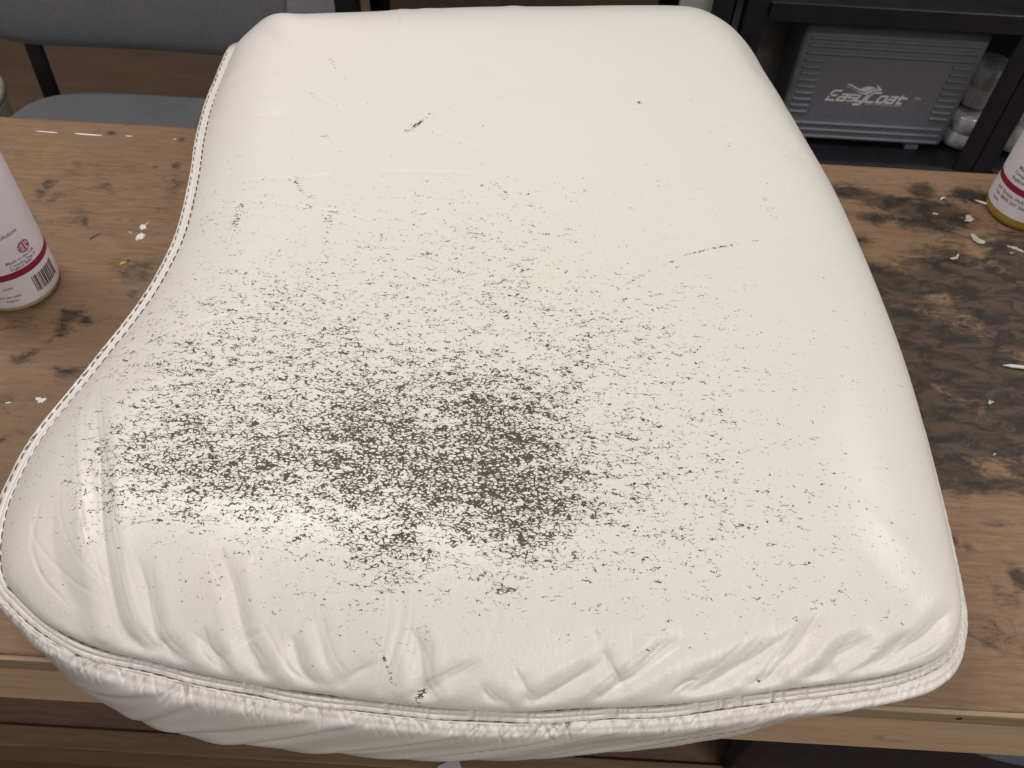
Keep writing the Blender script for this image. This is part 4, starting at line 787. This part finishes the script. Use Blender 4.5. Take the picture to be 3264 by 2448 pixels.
# wrapped rolls on the rack shelves
def wrapmat():
    t = NT('clear_wrap'); v = t.co((1, 1, .6)); n = t.noise(v, 60, 4, .6, 1.0)
    return t.out(t.mix(t.ramp(n, .35, .65), (.50, .50, .52), (.68, .68, .70)), .22, t.bump(n, .6, .004), Coat_Weight=.6)
M_WRAP = wrapmat()
def roll(label, x, y, z, r_, h_, seed):
    o = thing('wrapped_roll', label, 'roll', (x, y, z), 0, 'plastic wrapped rolls on the racks'); a = np.linspace(0, 2*math.pi, 48, endpoint=False); t = np.array([0, .04, .10, .25, .45, .48, .52, .55, .75, .9, .96, 1.0])
    pr = np.array([.0, .72, .95, 1, .99, .95, .95, .99, 1, .97, .78, 0]); g = np.random.default_rng(seed)
    rr = r_*pr[None]*(1+.03*np.sin(3*a+1)[:, None]+.02*np.sin(7*a[:, None]+9*t[None])); Gs = np.stack([rr*np.cos(a)[:, None], rr*np.sin(a)[:, None], np.broadcast_to(t*h_, rr.shape)], -1)
    link('wrap', grid_mesh('wrap', Gs, wrap_u=True), M_WRAP, o); link('end_disc', lathe('end_disc', [(0, h_*.996), (r_*.5, h_*.994), (r_*.62, h_*.985)], 32), M_WRAP, o)
roll('clear wrapped white roll standing on the shelf between the grey case and rack post', .935, 1.660, -.5295, .042, .085, 1)
roll('clear wrapped white roll stacked on top of another beside the grey case', .938, 1.675, -.4440, .039, .105, 3)
roll('clear wrapped white roll on the far right rack behind the bottle', 1.050, 1.650, -.5295, .045, .150, 2)
# boxes and boards glimpsed behind the cushion's back edge
tb = thing('cardboard_box', 'dark brown cardboard box on the rack behind the cushion', 'box', (-.02, 1.72, -.5295))
box('carton', (0, 0, .19), (.50, .28, .38), plain('brown_card', (.060, .034, .024), .8, .15, 20), tb, .003); box('flap', (0, -.07, .3825), (.49, .135, .003), plain('brown_card_flap', (.075, .043, .030), .8), tb, .001); box('tape', (0, .0, .3850), (.49, .05, .0012), plain('brown_tape', (.11, .06, .03), .3), tb, 0)
tb = thing('white_board', 'pale board standing upright in the rack behind the cushion', 'board', (.302, 1.60, -.5295))
box('panel', (0, 0, .24), (.062, .02, .48), plain('pale_board', (.42, .42, .43), .6, .04), tb, .002); box('trim', (0, -.0108, .47), (.062, .0014, .012), plain('pale_trim', (.36, .36, .37), .5), tb, .0004)
tb = thing('grey_drawer_unit', 'light grey plastic unit beside the chair back, glimpsed behind the cushion', 'drawers', (-.470, 1.75, -.8))
box('shell', (0, 0, .23), (.17, .26, .46), plain('light_grey_plastic', (.17, .165, .175), .5, .05), tb, .006, 3); box('drawer', (0, -.132, .30), (.15, .01, .10), plain('light_grey_front', (.2, .195, .205), .5, .05), tb, .003); box('drawer', (0, -.132, .15), (.15, .01, .10), plain('light_grey_front_b', (.2, .195, .205), .5, .05), tb, .003)
tb = thing('grey_back_board', 'dull grey board leaning behind the case on the rack', 'board', (.49, 1.80, -.5295))
box('panel', (0, 0, .15), (.13, .012, .30), plain('dull_grey_board', (.22, .21, .20), .8, .08), tb, .001); box('edge_strip', (.063, -.0072, .15), (.006, .002, .30), plain('dull_grey_strip', (.16, .15, .145), .8), tb, 0)
tb = thing('cream_tub', 'small cream tub beside the grey chair at the left edge', 'tub', (-1.085, 1.40, -.8))
link('body', lathe('body', [(0, 0), (.08, 0), (.085, .01), (.098, .40), (.101, .405), (.101, .42), (.094, .42), (.09, .39), (0, .385)], 48), plain('cream_plastic', (.42, .40, .33), .5), tb); link('lid', lathe('lid', [(0, .432), (.096, .432), (.103, .428), (.103, .412), (.099, .412)], 48), plain('cream_lid', (.45, .43, .36), .5), tb)
# ------------------------------------------------------------------ things under the bench
tb = thing('black_crate', 'black plastic crate standing under the right end of the bench', 'crate', (.555, .50, -.5085))
CRX, CRY, CRZ = .52, .36, .15
M_CRATE = plain('black_plastic', (.016, .016, .022), .5, .2, 40)
for nm, c_, s__ in (('wall', (0, -CRY/2, CRZ/2), (CRX-.02, .006, CRZ)), ('wall', (0, CRY/2, CRZ/2), (CRX-.02, .006, CRZ)), ('wall', (-CRX/2, 0, CRZ/2), (.006, CRY-.02, CRZ)), ('wall', (CRX/2, 0, CRZ/2), (.006, CRY-.02, CRZ)), ('bottom', (0, 0, .004), (CRX-.01, CRY-.01, .006)),
    ('rim', (0, -CRY/2, CRZ+.004), (CRX+.02, .018, .010)), ('rim', (0, CRY/2, CRZ+.004), (CRX+.02, .018, .010)), ('rim', (-CRX/2, 0, CRZ+.004), (.018, CRY-.03, .010)), ('rim', (CRX/2, 0, CRZ+.004), (.018, CRY-.03, .010))): box(nm, c_, s__, M_CRATE, tb, .0012)
for sx in (-1, 1):
    for sy in (-1, 1): box('corner_post', (sx*CRX/2, sy*CRY/2, CRZ/2), (.026, .026, CRZ-.002), M_BLACK, tb, .003)
def denim():
    t = NT('grey_denim'); v = t.co(); w = t.noise(t.co((1, 3, 1)), 900, 2, .7); n = t.noise(v, 35, 4, .6)
    c = t.mix(t.ramp(w, .3, .7), (.085, .092, .115), (.18, .19, .22)); c = t.mix(t.math('MULTIPLY', t.ramp(n, .4, .7), .4), c, (.055, .06, .08)); return t.out(c, .9, t.bump(w, .5, .0012))
M_DEN = denim()
tb = thing('denim_cloth', 'folded grey denim cloth lying on the black crate under the bench', 'cloth', (.592, .425, -.352), -.205)
u_, w_ = np.meshgrid(np.linspace(0, 1, 90), np.linspace(0, 1, 60), indexing='ij')
dx = (u_-.5)*.34+.006*np.sin(w_*7); dy = (w_-.5)*.26+.004*np.sin(u_*11)
dz = .034*(np.clip(np.minimum(np.minimum(w_, 1-w_)*9, np.minimum(u_, 1-u_)*11), 0, 1))**.45+.010*np.sin(u_*9+w_*4)*smooth(0, .3, w_)+.006*np.sin(u_*17-w_*9)*smooth(.05, .4, w_)
Gt = np.stack([dx, dy, dz], -1); Gl = np.stack([dx, dy, np.zeros_like(dz)], -1)
link('upper_fold', grid_mesh('upper_fold', Gt), M_DEN, tb); link('lower_fold', grid_mesh('lower_fold', Gl, flip=True), M_DEN, tb)
iw = 6
tube_c = Gt[2:-2, iw]; a = np.linspace(0, 2*math.pi, 8, endpoint=False)
for k, off in ((6, 0), (9, 0)):
    tc = Gt[2:-2, k]; Gs = np.stack([np.broadcast_to(tc[:, 0], (8, len(tc))), tc[None, :, 1]+.0016*np.cos(a)[:, None], tc[None, :, 2]+.0016*np.sin(a)[:, None]], -1); link('hem_seam', grid_mesh('hem_seam', Gs, wrap_u=True), M_DEN, tb)
tb = link('paper_scrap', bm_mesh('paper_scrap', box_bm((0, 0, 0), (.026, .018, .0012), .0004, 1)), plain('paper', (.50, .47, .50), .8)); tb.location = (-.047, .296, -.4935); tb.rotation_euler = (.05, .02, .5)
tag(tb, 'small white paper scrap on the lower bench rail', 'paper')
